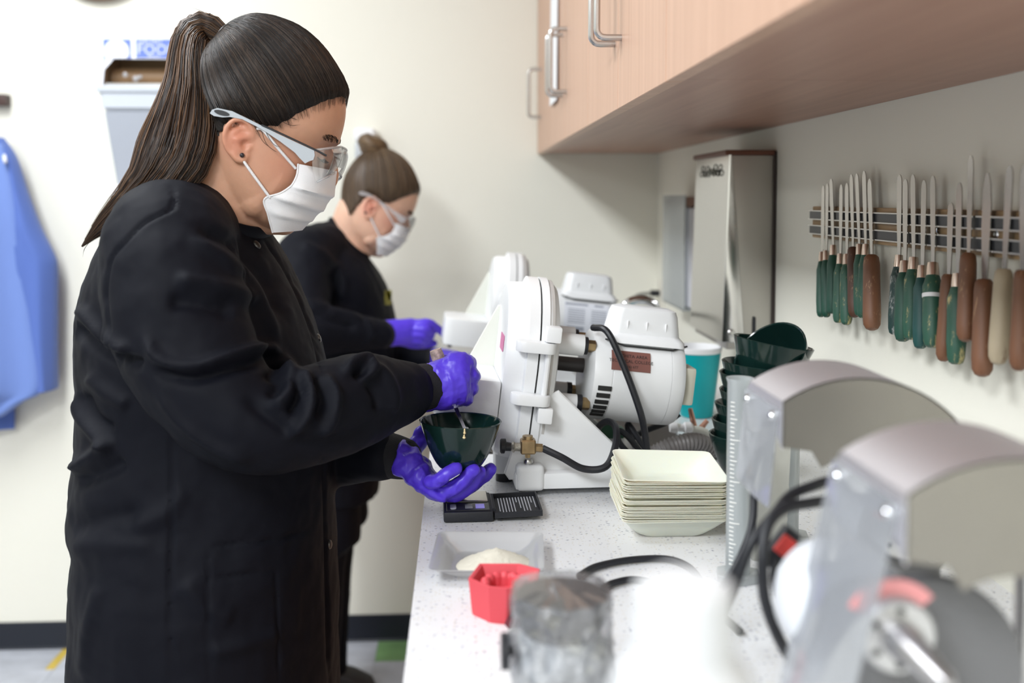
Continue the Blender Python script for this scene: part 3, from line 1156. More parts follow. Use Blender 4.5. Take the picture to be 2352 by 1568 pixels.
def trimmer(loc, label, sticker):
    rz = math.radians(2.5)
    root = empty('model_trimmer', loc, rz=rz, label=label, cat='trimmer', group='white model trimmers by the sink')
    TILT = Matrix.Rotation(math.radians(6.5), 4, 'Y')
    UP = Matrix.Translation((0, 0, 0.180)) @ TILT          # housing centre above the worktop

    def tobj(name, bm_, mat, par=root, **kw):
        xform(bm_, UP)
        return obj(name, bm_, mat, par, **kw)

    def slab(x0, x1, grow, mat, name, bev=0.004, par=root):
        bm_ = nb()
        prism(bm_, arch(0.116 + grow, 0.128 + grow, 0.150 + grow), x1 - x0, mat_axes((x0, 0, 0), (0, 1, 0), (0, 0, 1), (1, 0, 0)), bev, 2)
        return tobj(name, bm_, mat, par, sharp=40)

    # left door, built as a stepped dome
    bm_ = nb()
    o1 = arch(0.116, 0.128, 0.150)
    rings = []
    for x, s in ((-0.006, 1.0), (-0.022, 1.0), (-0.024, .93), (-0.045, .915), (-0.052, .88), (-0.054, .80)):
        rings.append([(x, y * s, z * s - (1 - s) * 0.0) for y, z in o1])
    loft(bm_, rings)
    door = tobj('wheel_door', bm_, M_white, sharp=28)
    slab(-0.0065, -0.0035, -0.002, M_seam, 'seam', 0)
    bm_ = nb()
    rings = [[(x, y * s, z * s) for y, z in o1] for x, s in ((-0.0035, 1.005), (0.008, 1.005), (0.010, .985), (0.016, .97), (0.024, .90), (0.027, .8))]
    loft(bm_, rings)
    tobj('wheel_housing', bm_, M_white, sharp=28)
    slab(0.009, 0.0165, -0.0025, M_grey, 'gasket', 0.001)
    # clamp lugs on the near edge with rod
    for zc in (0.036, -0.040):
        bm_ = nb()
        prism(bm_, [(p[0], p[1]) for p in rrect(0.058, 0.030, 0.014, 6)], 0.016, mat_axes((-0.012, -0.120, zc - 0.008), (1, 0, 0), (0, 1, 0), (0, 0, 1)), 0.003, 2)
        lug = tobj('clamp_lug', bm_, M_white)
        bm_ = nb()
        box(bm_, (0.000, -0.132, zc + (0.009 if zc > 0 else -0.032)), (0.022, -0.108, zc + (0.032 if zc > 0 else -0.009)), 0.003, 2)
        tobj('hinge_block', bm_, M_white, lug)
    bm_ = nb()
    tube(bm_, [(0.007, -0.120, 0.03), (0.007, -0.120, -0.034)], 0.0045, 10)
    tobj('clamp_rod', bm_, M_white)
    # work table with side guard
    bm_ = nb()
    prism(bm_, [(-0.130, -0.100), (-0.054, -0.100), (-0.054, 0.045), (-0.130, 0.045), (-0.148, 0.030), (-0.148, -0.085)], 0.058, mat_axes((0, 0, -0.080), (1, 0, 0), (0, 1, 0), (0, 0, 1)), 0.004, 2)
    tb = tobj('work_table', bm_, M_white, sharp=40)
    bm_ = nb()
    prism(bm_, [(-0.052, 0.075), (-0.058, 0.075), (-0.100, -0.024), (-0.052, -0.024)], 0.004, mat_axes((0, 0.038, 0), (1, 0, 0), (0, 0, 1), (0, 1, 0)), 0.001, 1)
    tobj('table_guard', bm_, M_cream, tb, sharp=40)
    # motor
    MX0, MX1, MR, MZ = 0.082, 0.232, 0.071, -0.012
    bm_ = nb()
    lathe(bm_, [(0.0001, MX0), (MR * .80, MX0), (MR * .96, MX0 + .006), (MR, MX0 + .014), (MR, MX0 + .033), (MR * .985, MX0 + .0335), (MR * .985, MX0 + .035), (MR, MX0 + .0355),
                (MR, MX1 - .026), (MR * .985, MX1 - .0265), (MR * .985, MX1 - .0255), (MR, MX1 - .025), (MR * .99, MX1 - .010), (MR * .93, MX1 - .003), (MR * .75, MX1), (0.0001, MX1)], 44, axis='X', center=(0, 0, MZ))
    mot = tobj('motor', bm_, M_white, sharp=30)
    bm_ = nb()
    box(bm_, (MX1 - .004, -0.055, MZ - 0.028), (MX1 + .016, -0.005, MZ + 0.030), 0.005, 2)
    tobj('end_box', bm_, pbr('ivory_plastic', (0.62, 0.60, 0.50), 0.4), mot)
    for s in (.15, .31, .46, .59, .70, .79):
        a = math.asin(s)
        bm_ = nb()
        n_ = Vector((0, -math.cos(a), -math.sin(a)))
        up_ = Vector((0, -math.sin(a), math.cos(a)))
        c_ = Vector((MX0 + .024 - .004 * s, 0, MZ)) + n_ * (MR - .0008)
        prism(bm_, rrect(.021, .0075, .0006, 1), .0016, mat_axes(c_, (1, 0, 0), up_, n_))
        tobj('vent_slot', bm_, M_seam, mot, smooth=False)
    # capacitor cover on top
    bm_ = nb()
    rings = []
    for zz, w, d_, r_ in ((0.000, .125, .100, .012), (0.008, .122, .092, .014), (0.014, .112, .070, .016), (0.044, .104, .056, .016), (0.052, .098, .050, .016), (0.055, .080, .034, .012)):
        rings.append([(MX0 + .085 + x, y, MZ + MR * .80 + zz) for x, y in rrect(w, d_, r_)])
    loft(bm_, rings)
    cap = tobj('capacitor_cover', bm_, M_white, sharp=45)
    for i in range(3):
        bm_ = nb()
        box(bm_, (MX0 + .055 + i * .030, -0.0335, MZ + MR * .80 + .020), (MX0 + .0562 + i * .030, -0.030, MZ + MR * .80 + .034))
        tobj('cover_rib', bm_, M_white_pl, cap, smooth=False)
    bm_ = nb()
    tube(bm_, [(MX0 + .02, -.048, MZ + MR * .80 + .004), (MX0 + .05, -.051, MZ + MR * .80 - .003), (MX0 + .125, -.051, MZ + MR * .80 - .003), (MX0 + .150, -.040, MZ + MR * .80 + .004)], .0014, 6)
    tobj('cover_seal', bm_, M_seam, cap)
    # spacer posts, bolts, shaft
    for y_, z_ in ((-0.045, 0.035), (-0.050, -0.052), (0.045, 0.035), (0.050, -0.052)):
        bm_ = nb()
        tube(bm_, [(0.020, y_, z_), (MX0 - .012, y_, z_)], .0165 if z_ > 0 else .013, 16)
        po = tobj('spacer_post', bm_, M_white)
        bm_ = nb()
        tube(bm_, [(MX0 - .014, y_, z_), (MX0 - .006, y_, z_)], .0135, 14)
        tobj('spacer_washer', bm_, M_black, po)
        bm_ = nb()
        tube(bm_, [(MX0 - .007, y_, z_), (MX0 + .006, y_, z_)], .0095, 6)
        tobj('bolt', bm_, M_brass, po, sharp=30)
    bm_ = nb()
    tube(bm_, [(0.015, 0, MZ + .01), (MX0 + .002, 0, MZ + .01)], .0115, 14)
    tobj('shaft', bm_, M_dark)
    bm_ = nb()
    tube(bm_, [(0.022, 0, MZ + .01), (0.034, 0, MZ + .01)], .040, 24)
    tobj('shaft_seal', bm_, M_dark)
    # stand: two gusset plates, base frame, feet
    for s in (-1, 1):
        bm_ = nb()
        prism(bm_, [(-0.052, 0.030), (-0.020, 0.13), (0.028, 0.150), (0.150, 0.03), (0.150, 0.02), (-0.045, 0.02)], 0.008, mat_axes((0, s * 0.100 + (0.004 if s > 0 else 0.004), 0), (1, 0, 0), (0, 0, 1), (0, -1, 0)), 0.002, 1)
        obj('gusset_plate', bm_, M_white, root, sharp=40)
    bm_ = nb()
    box(bm_, (-0.038, -0.124, 0.010), (0.190, 0.124, 0.034), 0.005, 2)
    box(bm_, (-0.036, -0.128, 0.0085), (0.004, -0.096, 0.046), 0.008, 3)
    base_ = obj('base_plate', bm_, M_white, root, sharp=40)
    bm_ = nb()
    lathe(bm_, [(0.0001, .046), (.007, .046), (.0075, .050), (.006, .053), (.0001, .054)], 12, center=(-0.018, -0.112, 0))
    obj('bolt', bm_, M_steel, base_)
    bm_ = nb()
    box(bm_, (-0.062, -0.055, 0.014), (-0.030, -0.012, 0.070), 0.006, 2)
    fb = obj('foot_block', bm_, M_white, root)
    for i, (x_, y_) in enumerate(((-0.018, -0.110), (0.170, -0.105), (-0.018, 0.110), (0.170, 0.105), (-0.046, -0.033))):
        bm_ = nb()
        tube(bm_, [(x_, y_, 0.0), (x_, y_, 0.0145)], .013, 14)
        obj('rubber_foot', bm_, M_black, base_ if i < 4 else fb)
    # labels
    if sticker == 'near':
        bm_ = nb()
        a = math.asin(-.52)
        rings = []
        M_plate = pbr('brown_plate', (0.20, 0.085, 0.07), 0.45)
        rows = []
        for k in range(7):
            aa = -math.radians(40) + math.radians(25) * k / 6
            n_ = Vector((0, -math.cos(aa), -math.sin(aa)))
            rows.append([Vector((x, 0, MZ)) + n_ * (MR + .0006) for x in (MX0 + .030, MX0 + .090)])
        vs = [[bm_.verts.new(p) for p in r_] for r_ in rows]
        for i in range(6):
            bm_.faces.new((vs[i][0], vs[i][1], vs[i + 1][1], vs[i + 1][0]))
        thicken(bm_, -0.0006)
        pl = tobj('name_plate', bm_, M_plate, mot)
        for s_, da, size in (('WICHITA AREA', 33, .0072), ('TECHNICAL COLLEGE', 26.5, .0068), ('(316) 677', 20, .0055)):
            aa = -math.radians(da)
            n_ = Vector((0, -math.cos(aa), -math.sin(aa)))
            up_ = Vector((0, math.sin(-aa) * -1, math.cos(aa)))
            up_ = n_.cross(Vector((1, 0, 0))) * -1
            if up_.z < 0:
                up_ = -up_
            c_ = Vector((MX0 + .060, 0, MZ)) + n_ * (MR + .0016)
            text_mesh('lettering', s_, size, UP @ mat_axes(c_, (1, 0, 0), up_, n_), M_seam, pl)
        bm_ = nb()
        prism(bm_, rrect(.05, .024, .003), .0006, mat_axes((-0.0545, -.055, 0.03), (0, -1, 0), (0, 0, 1), (-1, 0, 0)))
        st = tobj('pink_sticker', bm_, pbr('pink_print', (0.62, 0.18, 0.36), 0.5), door, smooth=False)
    else:
        bm_ = nb()
        rows = []
        for k in range(9):
            aa = -math.radians(42) + math.radians(58) * k / 8
            n_ = Vector((0, -math.cos(aa), -math.sin(aa)))
            rows.append([Vector((x, 0, MZ)) + n_ * (MR + .0006) for x in (MX0 + .028, MX0 + .128)])
        vs = [[bm_.verts.new(p) for p in r_] for r_ in rows]
        for i in range(8):
            bm_.faces.new((vs[i][0], vs[i][1], vs[i + 1][1], vs[i + 1][0]))
        thicken(bm_, -0.0006)
        pl = tobj('rating_label', bm_, pbr('pale_label', (0.72, 0.74, 0.80), 0.5), mot)
        M_lp = pbr('label_print', (0.30, 0.32, 0.38), 0.5)
        for i, da in enumerate((38, 28, 24, 20, 16, 12, 8, 4, -4, -8)):
            aa = -math.radians(da)
            n_ = Vector((0, -math.cos(aa), -math.sin(aa)))
            up_ = n_.cross(Vector((1, 0, 0)))
            if up_.z < 0:
                up_ = -up_
            for x_, w_ in ((MX0 + .055, .05 if i == 0 else .038), (MX0 + .105, .02 if i == 0 else .034)):
                bm_ = nb()
                h_ = .0045 if i in (0, 8, 9) else .0022
                prism(bm_, [(-w_ / 2, -h_ / 2), (w_ / 2, -h_ / 2), (w_ / 2, h_ / 2), (-w_ / 2, h_ / 2)], .0004, mat_axes(Vector((x_, 0, MZ)) + n_ * (MR + .0009), (1, 0, 0), up_, n_))
                tobj('printed_line', bm_, M_lp, pl, smooth=False)
        bm_ = nb()
        box(bm_, (0.035, -0.1095, 0.050), (0.075, -0.1045, 0.125))
        obj('warning_sticker', bm_, pbr('red_print', (0.75, 0.05, 0.05), 0.45), root, smooth=False)
    return root


TX = 0.112
trimmer((TX, 1.535, ZT), 'white model trimmer with a brown name plate on its motor, nearer the camera', 'near')
trimmer((TX + .004, 2.225, ZT), 'white model trimmer with a pale rating label, farther off beside the back wall', 'far')


def wire(name, pts, r, mat, label=None, cat='cable', parent=None, n=8, seg=10, z_min=None):
    """lead through photograph points (x, y, depth)"""
    P = [at_y(*p) for p in pts]
    if z_min is not None:
        for p in P:
            p.z = max(p.z, z_min)
    o = P[0].copy()
    bm_ = nb()
    tube(bm_, spline([tuple(p - o) for p in P], n), r, seg)
    if parent is not None:
        bmesh.ops.translate(bm_, vec=o, verts=bm_.verts[:])
        inv = parent.matrix_basis.inverted()
        bmesh.ops.transform(bm_, matrix=inv, verts=bm_.verts[:])
        return obj(name, bm_, mat, parent)
    ob = obj(name, bm_, mat)
    ob.location = o
    tag(ob, label, cat)
    return ob


# motor lead and its coil
wire('motor_lead', [(1362, 752, 1.50), (1395, 762, 1.468), (1432, 840, 1.455), (1462, 920, 1.448), (1478, 975, 1.45), (1488, 1040, 1.48), (1500, 1062, 1.50)], 0.0052, M_black,
     'black lead hanging down over the near trimmer motor')
wire('lead_coil', [(1500, 1070, 1.52), (1470, 1035, 1.50), (1440, 1000, 1.50), (1420, 990, 1.51), (1425, 1020, 1.52), (1470, 1062, 1.52), (1490, 1050, 1.53), (1455, 990, 1.54), (1442, 975, 1.55), (1450, 1010, 1.55), (1488, 1060, 1.55)], 0.0048, M_black,
     'coiled black lead lying behind the near trimmer stand')
wire('lead_branch', [(1445, 1010, 1.60), (1480, 990, 1.60), (1530, 970, 1.60), (1560, 950, 1.60)], 0.0052, M_black, 'short black lead running under the rear end of the motor')
# water valve: brass tee, knob, hose
v = empty('water_valve', at_y(1212, 1026, 1.395), label='brass needle valve with black knob on the near trimmer', cat='valve')


def rp(x, y, Y):
    return at_y(x, y, Y) - Vector(v.location)


bm = nb()
a, b_ = rp(1195, 1008, 1.395), rp(1230, 1040, 1.395)
box(bm, (a.x, -.010, b_.z), (b_.x, .010, a.z), .002, 1)
obj('tee_block', bm, M_brass, v)
bm = nb()
tube(bm, [rp(1173, 1026, 1.395), rp(1180, 1026, 1.395), rp(1183, 1026, 1.395), rp(1196, 1026, 1.395)], [.005, .0085, .006, .0065], 12)
obj('threaded_stem', bm, pbr('scaled_brass', (0.55, 0.52, 0.45), 0.5, 0.6, var=.5, vscale=300), v)
bm = nb()
tube(bm, [rp(1148, 1024, 1.395), rp(1151, 1024, 1.395), rp(1160, 1024, 1.395), rp(1162, 1025, 1.395), rp(1174, 1026, 1.395)], [.0085, .0105, .0105, .0065, .0060], 18)
obj('knob', bm, M_blackpl, v, sharp=40)
bm = nb()
tube(bm, [rp(1229, 1028, 1.395), rp(1246, 1029, 1.395)], .0062, 6)
obj('hose_nut', bm, M_brass, v, sharp=30)
bm = nb()
tube(bm, [rp(1212, 1040, 1.395), rp(1212, 1050, 1.395), rp(1212, 1012, 1.395), rp(1212, 1002, 1.395)][:2], .004, 8)
tube(bm, [rp(1212, 1010, 1.395), rp(1212, 1000, 1.395)], .0075, 10)
obj('inlet_nipple', bm, M_brass, v)
wire('water_hose', [(1246, 1029, 1.395), (1290, 1050, 1.385), (1340, 1076, 1.385), (1390, 1072, 1.385), (1412, 1030, 1.40), (1415, 985, 1.43), (1400, 968, 1.47), (1380, 975, 1.51), (1366, 1000, 1.55)], 0.0052, M_black,
     'thin black water hose looping from the brass valve')
# green solenoid valve behind the stand
c = at_y(1400, 1000, 1.63)
v2 = empty('solenoid_valve', (c.x, c.y, c.z), rot=(0, math.radians(24), 0), label='green solenoid valve with a brass end behind the trimmer stand', cat='valve')
bm = nb()
box(bm, (-.020, -.016, -.020), (.020, .016, .020), .002, 1)
obj('coil_housing', bm, pbr('solenoid_green', (0.03, 0.10, 0.055), 0.5), v2)
bm = nb()
tube(bm, [(-.020, 0, -.008), (-.030, 0, -.010)], [.016, .013], 14)
obj('brass_end', bm, M_brass, v2)
bm = nb()
box(bm, (.018, -.010, .000), (.0215, .010, .012))
obj('red_tab', bm, pbr('red_print', (0.75, 0.05, 0.05), 0.45), v2, smooth=False)
bm = nb()
tube(bm, [(0, 0, -.02), (0.012, 0, c.z * 0 - (c.z - ZT) * 1.02)], .012, 12)
obj('riser_pipe', bm, M_white_pl, v2)
# corrugated drain hose
P = spline([tuple(at_y(*p)) for p in ((1455, 1070, 1.59), (1475, 1060, 1.575), (1500, 1045, 1.56), (1550, 1022, 1.56), (1600, 1015, 1.57), (1640, 1035, 1.60), (1668, 1060, 1.635))], 26)
for p in P:
    p[2] = max(p[2], ZT + .0165)
o = Vector(P[0])
bm = nb()
tube(bm, [tuple(Vector(p) - o) for p in P], [0.0150 if (i // 2) % 2 else 0.0128 for i in range(len(P))], 18)
h = obj('drain_hose', bm, pbr('grey_hose', (0.22, 0.205, 0.20), 0.4), sharp=60)
h.location = o
tag(h, 'grey corrugated drain hose arching behind the stack of weighing boats', 'hose')
wire('white_hose', [(1548, 978, 1.66), (1580, 985, 1.66), (1610, 988, 1.66), (1640, 1005, 1.66), (1665, 1020, 1.66), (1685, 1030, 1.68)], 0.0062, pbr('cream_hose', (0.62, 0.62, 0.56), 0.45), 'thin cream hose running into the corner behind the bowls', 'hose')
v3 = empty('hose_coupling', at_y(1565, 982, 1.66), label='white plastic hose coupling with copper stubs behind the trimmer motor', cat='coupling')
bm = nb()
q0 = Vector(v3.location)
lathe(bm, [(0.0001, -.020), (.007, -.020), (.009, -.014), (.009, -.008), (.0065, -.006), (.0065, .004), (.010, .006), (.010, .016), (.006, .020), (.0001, .020)], 16, axis='X')
obj('coupling_body', bm, M_white_pl, v3)
for (x0_, y0_, x1_, y1_) in ((1585, 938, 1596, 985), (1625, 965, 1608, 985)):
    bm = nb()
    tube(bm, [at_y(x0_, y0_, 1.672) - q0, at_y(x1_, y1_, 1.672) - q0], [.004, .0055], 10)
    obj('copper_stub', bm, pbr('copper', (0.50, 0.27, 0.20), 0.35, .9), v3)
# dark bench block the hoses run over
bm = nb()
c = at_y(1600, 1020, 1.72)
# tap
fx, fy = 0.413, 2.064
tp = empty('tap', (fx, fy, ZT), label='chrome gooseneck tap behind the near trimmer motor', cat='tap')
bm = nb()
lathe(bm, [(0.0001, 0), (.026, 0), (.026, .006), (.018, .012), (.015, .05), (.012, .06), (.0001, .06)], 24)
obj('tap_base', bm, M_chrome, tp)
ap = at_y(1470, 684, fy)
bm = nb()
hgt = ap.z - ZT - .004
cxr = (fx - ap.x)
pts_ = [(0, 0, .05), (0, 0, hgt - cxr * .55)]
for k in range(1, 13):
    t = math.pi * k / 12
    pts_.append((-cxr + cxr * math.cos(t), 0, hgt - cxr * .55 + cxr * .55 * math.sin(t)))
pts_.append((-2 * cxr, 0, hgt - cxr * .55 - .02))
tube(bm, pts_, .0095, 16)
obj('spout', bm, M_chrome, tp)
bm = nb()
tube(bm, [(0, -.012, .035), (.005, -.05, .05)], [.006, .0045], 10, round_cap=True)
obj('lever', bm, M_chrome, tp)
# second shorter tap lever / vacuum breaker with clear bag
# ------------------------------------------------------------------ teal tumbler
tc_ = at_z(1605, 962, ZT)
cx_, cy_ = 0.468, 1.93
cup = empty('tumbler', (cx_, cy_, ZT), label='teal plastic tumbler with a white lining under the steel dispenser', cat='cup')
bm = nb()
Hc = 0.138
lathe(bm, [(0.0001, 0), (.030, 0), (.032, .002), (.0470, Hc - .006), (.0455, Hc - .006), (.0305, .004), (.0001, .004)], 40)
obj('cup_wall', bm, pbr('teal_plastic', (0.0, 0.34, 0.37), 0.35), cup)
bm = nb()
lathe(bm, [(.0472, Hc - .010), (.0486, Hc - .002), (.0486, Hc), (.0455, Hc + .001), (.0440, Hc - .004), (.0296, .008), (.0001, .0075), (.0001, .0065), (.0300, .0065), (.0450, Hc - .010)], 40, close_ends=False)
obj('white_lining', bm, M_white_pl, cup)
# white bottle beside it, half hidden
p = at_z(1690, 985, ZT)
# ------------------------------------------------------------------ stack of green mixing bowls
def bowl_mesh(R, Hh, t=0.003):
    bm_ = nb()
    prof = []
    for k in range(15):
        u = k / 14
        prof.append((R * (0.38 + 0.62 * u ** 0.60), Hh * (.02 + .98 * u)))
    prof = [(0.0001, 0)] + [(R * .34, 0)] + prof[0:]
    inner = [(max(r - t, .0001), max(z, t)) for r, z in prof[::-1]]
    inner[-1] = (0.0001, t)
    lathe(bm_, prof + [(prof[-1][0] - t * .5, prof[-1][1] + t * .35)] + inner, 48)
    return bm_


ORD = ['first', 'second', 'third', 'fourth', 'fifth', 'sixth', 'seventh', 'eighth', 'ninth', 'tenth', 'eleventh', 'twelfth', 'thirteenth', 'fourteenth', 'fifteenth', 'sixteenth', 'seventeenth',
       'eighteenth', 'nineteenth', 'twentieth', 'twenty-first', 'twenty-second', 'twenty-third', 'twenty-fourth', 'twenty-fifth', 'twenty-sixth', 'twenty-seventh', 'twenty-eighth']
random.seed(4)
bx0, by0 = 0.437, 1.47
me_b = None
NB_ = 8
zz = ZT
for i in range(NB_):
    bm = bowl_mesh(.060, .072)
    tl_ = (math.radians(random.uniform(-2, 2)), math.radians(2 + i * 0.4), 0)
    if i == NB_ - 1:
        lab = 'dark green mixing bowl on top of the bowl stack, lying tipped up inside it'
    elif i == NB_ - 2:
        lab = 'dark green mixing bowl, uppermost of the upright ones in the stack'
    elif i == 0:
        lab = 'dark green mixing bowl at the foot of the bowl stack'
    else:
        lab = 'dark green rubber mixing bowl, ' + ORD[i] + ' from the foot of the bowl stack'
    if me_b is None:
        ob = obj('mixing_bowl', bm, M_green_rub)
        me_b = ob.data
    else:
        bm.free()
        ob = bpy.data.objects.new('mixing_bowl', me_b)
        COL.objects.link(ob)
    ob.location = (bx0 + (0.003 * i if i < 6 else .020) + random.uniform(-.003, .003), by0, zz)
    ob.rotation_euler = tl_
    if i == NB_ - 2:
        ob.rotation_euler = (0, math.radians(10), 0)
        ob.location = (bx0 + .022, by0 - .005, zz + .012)
    if i == NB_ - 1:
        ob.rotation_euler = (math.radians(10), math.radians(-48), math.radians(20))
        ob.location = (bx0 + .072, by0 + .02, zz + .018)
    tag(ob, lab, 'bowl', 'green mixing bowls in the stack')
    zz += (0.022, .024, .020, .026, .017, .022, .0, 0)[i]
# ------------------------------------------------------------------ weighing boats
M_boat = pbr('cream_boat', (0.95, 0.89, 0.71), .4, sss=.35)
M_boat1 = clear_plastic('milky_boat_single', tint=(0.95, 0.95, 0.96), frost=0.50, frost_col=(0.95, 0.96, 0.97), refl=.07)


def boat(w=.130, b=.082, h=.026, rim=.0, t=.0007):
    bm_ = nb()
    rings = []
    for u, ww, r_ in ((0.0, b, .018), (0.12, b + .008, .017), (.5, b + (w - b) * .55, .014), (1.0, w, .010), (1.0, w + .004, .010)):
        rings.append([(x, y, h * u + (.0006 if ww > w else 0)) for x, y in rrect(ww, ww, r_, 3)])
    loft(bm_, rings, caps=False)
    f = bm_.faces.new([bm_.verts.new(p) for p in rings[0]])
    bmesh.ops.remove_doubles(bm_, verts=bm_.verts[:], dist=1e-6)
    bmesh.ops.recalc_face_normals(bm_, faces=bm_.faces[:])
    thicken(bm_, t)
    return bm_


c = at_z(1548, 1243, ZT)
sx_, sy_ = c.x + .002, c.y + .058
me_b = None
NBO = 28
zz = ZT + .0005
random.seed(2)
for i in range(NBO):
    if me_b is None:
        ob = obj('weighing_boat', boat(), M_boat, sharp=50)
        me_b = ob.data
    else:
        ob = bpy.data.objects.new('weighing_boat', me_b)
        COL.objects.link(ob)
    ob.location = (sx_ + random.uniform(-.0012, .0012) + (.002 if i > 12 else 0), sy_ + random.uniform(-.001, .001), zz)
    ob.rotation_euler = (random.uniform(-.004, .004), random.uniform(-.004, .004), random.uniform(-.02, .02) - .03)
    if i == NBO - 1:
        ob.rotation_euler = (math.radians(2.0), math.radians(1.5), -.04)
        zz += .003
        ob.location.z = zz
    lab = 'cream weighing boat, ' + ORD[i] + ' from the bottom of the tall stack'
    if i == 0:
        lab = 'bottom weighing boat of the tall cream stack, resting on the worktop'
    if i == NBO - 1:
        lab = 'topmost open weighing boat of the tall cream stack'
    tag(ob, lab, 'weighing boat', 'weighing boats in the stack')
    zz += (.0016, .0017, .0022, .0035)[0 if i < 10 else 1 if i % 4 else 3]
# the single boat with powder
c = at_z(1122, 1300, ZT)
ob = obj('weighing_boat', boat(.126, .080, .017), M_boat1, sharp=50)
ob.location = (c.x, c.y + .002, ZT + .0005)
ob.rotation_euler = (0, 0, math.radians(-4))
tag(ob, 'single translucent weighing boat holding powder, in front of the scale', 'weighing boat')
bm = nb()
random.seed(9)
n = 26
grid = [[None] * n for _ in range(n)]
for i in range(n):
    for j in range(n):
        u, w_ = i / (n - 1) * 2 - 1, j / (n - 1) * 2 - 1
        rr = math.hypot(u, w_)
        k = max(abs(u), abs(w_)) / rr if rr > 0 else 1
        x, y = u * k * .046, w_ * k * .036
        r2 = min(1, math.hypot(u * k, w_ * k))
        z = .019 * (1 - r2 ** 1.15) + .0022 * mnoise.noise(Vector((x * 240, y * 240, 3))) * (1 - r2 * .5) + .0008 * random.random()
        grid[i][j] = bm.verts.new((x, y, z if r2 < .999 else -.001))
for i in range(n - 1):
    for j in range(n - 1):
        bm.faces.new((grid[i][j], grid[i + 1][j], grid[i + 1][j + 1], grid[i][j + 1]))
pw = obj('powder_heap', bm, pbr('cream_powder', (0.86, 0.82, 0.70), 0.95, bump=.9, bscale=1400), sharp=80)
pw.location = (c.x + .008, c.y - .002, ZT + .0025)
pw['kind'] = 'stuff'
tag(pw, 'heap of cream plaster powder in the single weighing boat', 'powder')
# ------------------------------------------------------------------ pocket scale
pA, pB = at_z(1017, 1202, ZT), at_z(1129, 1202, ZT)
pC = at_z(1024, 1148, ZT)
sw, sd_ = .066, .088
sc_ = empty('pocket_scale', (pA.x + sw / 2, pA.y + sd_ / 2, ZT), rz=math.radians(1.5), label='black pocket scale with its lid folded open, under the bowl', cat='scale')
bm = nb()
box(bm, (-sw / 2, -sd_ / 2, .001), (sw / 2, sd_ / 2, .0150), .003, 2)
obj('scale_body', bm, M_blackpl, sc_)
bm = nb()
box(bm, (-sw / 2 + .004, -sd_ / 2 + .004, .015), (sw / 2 - .004, -sd_ / 2 + .036, .0162), .0006, 1)
pn = obj('button_panel', bm, pbr('scale_panel', (0.02, 0.021, 0.025), 0.3), sc_)
bm = nb()
box(bm, (.010, -sd_ / 2 + .011, .0162), (.022, -sd_ / 2 + .029, .0167))
obj('display', bm, pbr('violet_display', (0.30, 0.26, 0.85), 0.3), pn, smooth=False)
bm = nb()
prism(bm, rrect(.008, .020, .003), .0006, mat_axes((-.020, -sd_ / 2 + .019, .0162), (1, 0, 0), (0, 1, 0), (0, 0, 1)))
obj('button', bm, pbr('pale_button', (0.45, 0.46, 0.5), .4), pn)
M_ink = pbr('scale_print', (0.5, 0.51, 0.55), .5)
for i in range(3):
    bm = nb()
    box(bm, (-.004, -sd_ / 2 + .013 + i * .006, .0162), (.006, -sd_ / 2 + .0142 + i * .006, .0165))
    obj('printed_line', bm, M_ink, pn, smooth=False)
bm = nb()
box(bm, (-sw / 2 + .005, -sd_ / 2 + .040, .015), (sw / 2 - .005, sd_ / 2 - .004, .0180), .001, 1)
obj('weighing_plate', bm, pbr('plate_steel', (0.62, 0.60, 0.55), .3, .85), sc_)
bm = nb()
lx = sw / 2 + .002
for a, c2 in (((lx, -sd_ / 2, .005), (lx + .064, sd_ / 2, .0075)), ((lx, -sd_ / 2, .0075), (lx + .064, -sd_ / 2 + .0025, .0125)), ((lx, sd_ / 2 - .0025, .0075), (lx + .064, sd_ / 2, .0125)), ((lx + .0615, -sd_ / 2 + .0025, .0075), (lx + .064, sd_ / 2 - .0025, .0125)), ((lx, -sd_ / 2 + .0025, .0075), (lx + .0025, sd_ / 2 - .0025, .0125))):
    box(bm, a, c2)
xform(bm, Matrix.Translation((lx, 0, .006)) @ Matrix.Rotation(math.radians(-2), 4, 'Y') @ Matrix.Translation((-lx, 0, -.006)))
ld = obj('lid', bm, M_blackpl, sc_, smooth=False)
random.seed(5)
for i in range(13):
    bm = nb()
    x = lx + .008 + i * .0041
    L_ = random.uniform(.02, .08)
    z_ = .0078 + (x - lx) * math.tan(math.radians(2)) + .0062
    zz0 = .0079 + (x - lx) * .035
    box(bm, (x, sd_ / 2 - .010 - L_, zz0), (x + .0013, sd_ / 2 - .010, zz0 + .0004))
    obj('printed_line', bm, M_ink, ld, smooth=False)
bm = nb()
tube(bm, [(lx - .001, -sd_ / 2 + .01, .013), (lx - .001, sd_ / 2 - .01, .013)], .003, 8)
obj('hinge', bm, M_blackpl, sc_)
# ------------------------------------------------------------------ red base former
c = at_z(1112, 1432, ZT)
rm = empty('base_former', (c.x + .022, c.y + .030, ZT), rz=math.radians(-6), label='red rubber base former with an arched foot beside the wrapped jar', cat='mould')
outl = [(-.036, -.012), (-.014, -.033), (.004, -.036), (.034, -.022), (.036, .018), (.014, .032), (-.028, .030)]
M_red = pbr('red_rubber', (0.62, 0.065, 0.085), 0.5, bump=.1, bscale=60)
bm = nb()
rings = []
for z_, s_ in ((0.0, .90), (.003, .92), (.034, 1.0), (.0385, 1.02), (.0390, .98), (.038, .90), (.030, .80), (.024, .74)):
    rings.append([(x * s_, y * s_, z_) for x, y in outl])
loft(bm, rings)
obj('mould_wall', bm, M_red, rm, sharp=25)
bm = nb()
for t in np.linspace(-1.9, 1.9, 9):
    cc = Vector((.022 * math.sin(t) * .9, .020 * math.cos(t) - .006, .028))
    tube(bm, [cc - Vector((0, 0, .010)), cc + Vector((0, 0, .0035))], [.0065, .0058], 10, round_cap=True)
